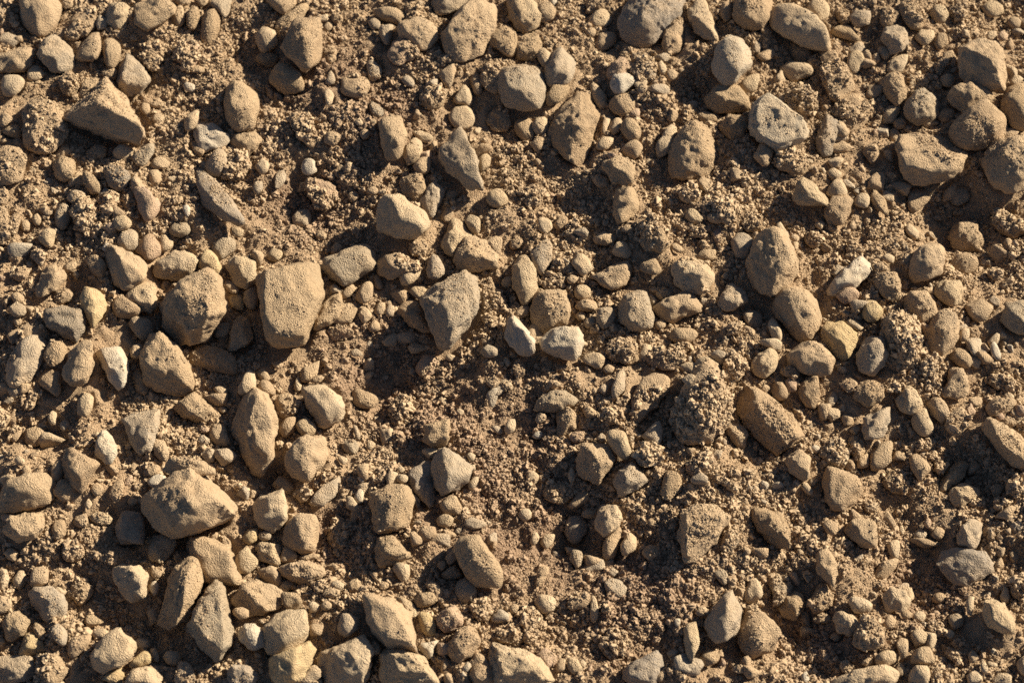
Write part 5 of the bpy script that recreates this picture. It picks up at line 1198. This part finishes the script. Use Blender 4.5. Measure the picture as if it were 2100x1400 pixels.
mounds = []
for i, s in enumerate(specs):
    size = math.sqrt(s['area']) * MM
    cx = sum(p[0] for p in s['px']) / len(s['px']); cy = sum(p[1] for p in s['px']) / len(s['px'])
    z = 0
    for _ in range(3):
        x, y = at(cx, cy, z)
        z = gz_at(x, y) + .0025 + (.155 if s['kind'] != 'C' else .11) * size * min(1, s['h'] + .2) + s['lift'] * size
    for o in specs[:i]:                       # a small stone whose middle lies over a bigger one rests on it
        if o['area'] > 1.6 * s['area'] and inside((cx, cy), o['px']):
            d2 = ((o['V'][:, :2] - np.array((x, y))) ** 2).sum(axis=1)
            zt = o['V'][d2 < (size * .5) ** 2, 2]
            if len(zt):
                z = max(z, zt.max() + .10 * size)
    outline = [at(px, py, z) for px, py in s['px']]
    th = {'A': .50, 'R': .50, 'C': .45}[s['kind']] * size * s['h']
    tops = [at(px, py, z + th * h) + (h,) for px, py, h in s['tops']]
    a = s['area']
    level = 5 if a > 7500 else 4 if a > 1900 else 3 if a > 450 else 2
    V, F = stone_mesh(outline, z, size, s['kind'], s['h'], tops, i + 7, level)
    s['V'] = V
    all_V.append(V); all_F.append(F + nv); nv += len(V)
    dusty = {'t': .5, 'b': .5, 'p': .45, 'g': .35, 'd': .45, 'y': .15, 'c': .1, 'w': .05, 'v': .15}[s['col']]
    all_soil.append(np.full(len(F), 1.6 if s['kind'] == 'C' else 1.1 if s['strewn'] else dusty))
    mat = M_CLOD if s['kind'] == 'C' and s['col'] in 'ty' else M_STONE[s['col']]
    x, y = at(cx, cy, z)
    mounds.append((x, y, gz_at(x, y), (V[:, 0].max() - V[:, 0].min()) * .5, (V[:, 1].max() - V[:, 1].min()) * .5))
    if s['label']:
        nm, cat, grp = KIND[s['kind']]
        base = np.array((x, y, V[:, 2].min()))
        me = mesh_from(nm, V - base, F)
        me.materials.append(mat)
        o = bpy.data.objects.new(nm, me)
        o.location = base
        COL.objects.link(o)
        o['label'] = s['label']; o['category'] = cat; o['group'] = grp
    else:
        gravel_V.append(V); gravel_F.append(F + gnv); gnv += len(V)
        gravel_M.append(np.full(len(F), len(CODES) if mat is M_CLOD else CODES.index(s['col'])))
print('stones', time.time() - T0)

# the dirt lies level round the foot of every stone instead of swallowing or baring it
for x, y, zc, sx, sy in reversed(mounds):
    i0, i1 = np.searchsorted(GX, (x - sx * 2, x + sx * 2)); j0, j1 = np.searchsorted(GY, (y - sy * 2, y + sy * 2))
    if i1 <= i0 or j1 <= j0:
        continue
    wgt = np.exp(-((((gx[j0:j1, i0:i1] - x) / sx) ** 2 + ((gy[j0:j1, i0:i1] - y) / sy) ** 2) ** 2))
    sub = gz[j0:j1, i0:i1]
    fine_ = sub - zc + .0025
    rho = np.sqrt(((gx[j0:j1, i0:i1] - x) / sx) ** 2 + ((gy[j0:j1, i0:i1] - y) / sy) ** 2)
    bank = .10 * min(sx, sy) * np.exp(-((rho - 1.02) / .22) ** 2) * (1 + .8 * noise2(gx[j0:j1, i0:i1] * 60, gy[j0:j1, i0:i1] * 60, 8))
    gz[j0:j1, i0:i1] = sub - wgt * np.where(fine_ > 0, fine_, fine_ * .5) + bank

# ------------------------------------------------------------------ loose gravel, too small to pick apart one by one
def tumbled(r, size, level, flat=.75):
    U, F = ICO[level]
    n = r.normal(size=(11, 3)); n /= np.linalg.norm(n, axis=1)[:, None]
    d = r.uniform(.6, 1.05, 11)
    q = np.maximum(U @ n.T, 0) / d
    rad = 1 / ((q ** 22).sum(axis=1) + .6 ** 22) ** (1 / 22)
    P = U * rad[:, None]
    P = P + U * (.07 * noise3(P * 2.2 + 9 * size, level) + .05 * noise3(P * 5 + 3 * n[0], level + 1))[:, None]
    P *= np.array((r.uniform(.8, 1.3), r.uniform(.7, 1.0), flat * r.uniform(.8, 1.2)))
    return P, F

KITS = {lv: [tumbled(np.random.default_rng(500 + k), 1, lv) for k in range(30)] for lv in (3,)}

def rotz(P, a):
    c_, s_ = math.cos(a), math.sin(a)
    return np.stack([P[:, 0] * c_ - P[:, 1] * s_, P[:, 0] * s_ + P[:, 1] * c_, P[:, 2]], axis=1)

stone_V = np.concatenate(all_V); stone_F = np.concatenate(all_F); stone_soil = np.concatenate(all_soil)
bvh = BVHTree.FromPolygons(stone_V.tolist(), stone_F.tolist(), all_triangles=True)
print('bvh', time.time() - T0)

def gz_many(x, y):
    """height of the ground sheet (bilinear)"""
    i = np.clip(np.searchsorted(GX, x) - 1, 0, len(GX) - 2); j = np.clip(np.searchsorted(GY, y) - 1, 0, len(GY) - 2)
    fx = (x - GX[i]) / (GX[i + 1] - GX[i]); fy = (y - GY[j]) / (GY[j + 1] - GY[j])
    return (gz[j, i] * (1 - fx) + gz[j, i + 1] * fx) * (1 - fy) + (gz[j + 1, i] * (1 - fx) + gz[j + 1, i + 1] * fx) * fy

def drop(x, y):
    """what a falling grain meets at (x, y): z, normal, is it a stone and how dirty"""
    z = gz_many(x, y)
    nrm = np.tile((0., 0., 1.), (len(x), 1))
    soil = np.full(len(x), -1.0)
    down = Vector((0, 0, -1))
    rc = bvh.ray_cast
    for k in range(len(x)):
        loc, nn, idx, _ = rc((x[k], y[k], .5), down)
        if loc is not None and loc.z > z[k]:
            z[k] = loc.z; nrm[k] = nn; soil[k] = stone_soil[idx]
    return z, nrm, soil

# gravel: between the stones and on beyond the frame
rg = np.random.default_rng(77)
ng = 6500
X = rg.uniform(-.80, .80, ng); Y = rg.uniform(-.62, .72, ng)
z, nrm, soil = drop(X, Y)
rad = .0024 * (1 - rg.random(ng)) ** (-1 / 2.1)
rad = np.minimum(rad, .0085)
out = (np.abs(X) > .60) | (Y < -.47) | (Y > .54)
rad = np.where(out, np.minimum(rad * 1.9, .022), rad)
dens = noise2(X * 14, Y * 14, 31) + .5 * noise2(X * 40, Y * 40, 32)
thick = .45 * ((X > .2) | ((X < -.12) & (Y < -.05)))           # the rubble lies thicker on these sides
keep = (soil < 0) & ((dens > .05 - thick + .7 * soil_shade(X, Y)) | out)
for k in np.nonzero(keep)[0]:
    P, F = KITS[3][rg.integers(30)]
    Q = rotz(P * rad[k], rg.uniform(0, 6.28)) + np.array((X[k], Y[k], z[k] + rad[k] * .25))
    gravel_V.append(Q); gravel_F.append(F + gnv); gnv += len(Q)
    gravel_M.append(np.full(len(F), rg.choice([0, 0, 0, 1, 1, 3, 3, 5, 7, 8, 9, 9, 9])))
me = mesh_from('gravel', np.concatenate(gravel_V), np.concatenate(gravel_F), True, np.concatenate(gravel_M))
for cc in CODES:
    me.materials.append(M_STONE[cc])
me.materials.append(M_CLOD)
o = bpy.data.objects.new('gravel', me)
COL.objects.link(o)
o['kind'] = 'stuff'; o['label'] = 'loose tan and grey gravel scattered between the stones'; o['category'] = 'gravel'
print('gravel', time.time() - T0)

# ------------------------------------------------------------------ crumbs of dry soil on the dirt and on the dusty stones
rc_ = np.random.default_rng(5)
NC = 470000
X = rc_.uniform(-.66, .66, NC); Y = rc_.uniform(-.52, .60, NC)
z, nrm, soil = drop(X, Y)
dens = .5 * noise2(X * 16, Y * 16, 41) + .5 * noise2(X * 45, Y * 45, 42)
rad = .00066 * (1 - rc_.random(NC)) ** (-1 / 2.5)
coarse = np.clip(1 + .9 * noise2(X * 22, Y * 22, 43), .55, 1.7)       # fine soil here, lumps there
rad = np.minimum(rad * coarse, .0034)
on = soil >= 0
pk = np.where(on, np.clip(np.where(soil > 1.2, soil * (.7 + 1.4 * dens), soil * (.25 + 2.4 * dens)) * np.clip((nrm[:, 2] - .25) * 1.8, 0, 1), 0, 1), np.clip(.72 + 1.1 * dens + .5 * soil_shade(X, Y), .15, 1))
rad = np.where(on & (soil < 1.2), np.minimum(rad * .6, .0010), rad)
keep = rc_.random(NC) < pk
X, Y, z, nrm, rad, soil = X[keep], Y[keep], z[keep], nrm[keep], rad[keep], soil[keep]
pos = np.stack([X, Y, z], axis=1) + nrm * (rad * np.where(soil > 1.2, .2, np.where(soil >= 0, -.35, .2)))[:, None]
nc = len(X)
tint = np.clip(np.where(soil >= 0, .8, .5) + .22 * rc_.normal(size=nc) + .2 * noise2(X * 30, Y * 30, 51), 0, 1)
me = bpy.data.meshes.new('soil_crumbs')
me.vertices.add(nc)
me.vertices.foreach_set('co', pos.astype(np.float32).ravel())
def attr(name, kind, field, arr):
    q = me.attributes.new(name, kind, 'POINT')
    q.data.foreach_set(field, np.ascontiguousarray(arr).ravel())
attr('tint', 'FLOAT', 'value', tint.astype(np.float32))
attr('soil_shade', 'FLOAT', 'value', (soil_shade(X, Y) * (soil < 0)).astype(np.float32))
attr('breadth', 'FLOAT_VECTOR', 'vector', (rad[:, None] * rc_.uniform(.65, 1.35, (nc, 3))).astype(np.float32))
attr('turn', 'FLOAT_VECTOR', 'vector', rc_.uniform(0, 6.28, (nc, 3)).astype(np.float32))
attr('shape', 'INT', 'value', rc_.integers(0, 10, nc).astype(np.int32))
me.materials.append(M_CRUMB)
crumbs = bpy.data.objects.new('soil_crumbs', me)
COL.objects.link(crumbs)
crumbs['kind'] = 'stuff'; crumbs['label'] = 'fine crumbs of dry tan soil covering the dirt'; crumbs['category'] = 'dirt'
g = bpy.data.node_groups.new('crumbs_of_soil', 'GeometryNodeTree')
g.interface.new_socket('Geometry', in_out='INPUT', socket_type='NodeSocketGeometry')
g.interface.new_socket('Geometry', in_out='OUTPUT', socket_type='NodeSocketGeometry')
gi = g.nodes.new('NodeGroupInput'); go = g.nodes.new('NodeGroupOutput')
join = g.nodes.new('GeometryNodeGeometryToInstance')
L = g.links.new
for k in range(10):          # ten lumpy shapes
    ico = g.nodes.new('GeometryNodeMeshIcoSphere')
    ico.inputs['Radius'].default_value = 1
    ico.inputs['Subdivisions'].default_value = 3
    nz = g.nodes.new('ShaderNodeTexNoise')
    nz.noise_dimensions = '4D'
    nz.inputs['W'].default_value = k * 7.3
    nz.inputs['Scale'].default_value = 1.5
    nz.inputs['Detail'].default_value = 2.5
    ps = g.nodes.new('GeometryNodeInputPosition')
    L(ps.outputs[0], nz.inputs['Vector'])
    v1 = g.nodes.new('ShaderNodeVectorMath'); v1.operation = 'SUBTRACT'
    L(nz.outputs['Color'], v1.inputs[0]); v1.inputs[1].default_value = (.5, .5, .5)
    v2 = g.nodes.new('ShaderNodeVectorMath'); v2.operation = 'SCALE'
    L(v1.outputs[0], v2.inputs[0]); v2.inputs['Scale'].default_value = 3.0
    sp = g.nodes.new('GeometryNodeSetPosition')
    L(ico.outputs['Mesh'], sp.inputs['Geometry']); L(v2.outputs[0], sp.inputs['Offset'])
    sm = g.nodes.new('GeometryNodeSetMaterial')
    sm.inputs['Material'].default_value = M_CRUMB
    L(sp.outputs[0], sm.inputs[0])
    ss = g.nodes.new('GeometryNodeSetShadeSmooth')
    L(sm.outputs[0], ss.inputs[0])
    L(ss.outputs[0], join.inputs[0])
iop = g.nodes.new('GeometryNodeInstanceOnPoints')
iop.inputs['Pick Instance'].default_value = True
def named(name, kind):
    q = g.nodes.new('GeometryNodeInputNamedAttribute')
    q.data_type = kind
    q.inputs[0].default_value = name
    return q.outputs[0]
L(gi.outputs[0], iop.inputs['Points'])
L(join.outputs[0], iop.inputs['Instance'])
L(named('shape', 'INT'), iop.inputs['Instance Index'])
L(named('turn', 'FLOAT_VECTOR'), iop.inputs['Rotation'])
L(named('breadth', 'FLOAT_VECTOR'), iop.inputs['Scale'])
L(iop.outputs[0], go.inputs[0])
md = crumbs.modifiers.new('crumbs', 'NODES')
md.node_group = g

# ------------------------------------------------------------------ the ground sheet itself
ny_, nx_ = gx.shape
V = np.stack([gx.ravel(), gy.ravel(), gz.ravel()], axis=1)
ii = (np.arange(ny_ - 1)[:, None] * nx_ + np.arange(nx_ - 1)[None]).ravel()
F = np.stack([ii, ii + 1, ii + nx_ + 1, ii + nx_], axis=1)
me = mesh_from('ground', V, F)
q_ = me.attributes.new('soil_shade', 'FLOAT', 'POINT')
q_.data.foreach_set('value', soil_shade(gx.ravel(), gy.ravel()).astype(np.float32))
me.materials.append(M_SOIL)
o = bpy.data.objects.new('ground', me)
COL.objects.link(o)
o['kind'] = 'structure'; o['label'] = 'dry tan dirt with hollows and low rises'
tri = 2 * len(F) + sum(len(f) for f in gravel_F) + sum(len(x) for x in all_F)
print('triangles about', tri, 'crumbs', len(X), 'time', time.time() - T0)
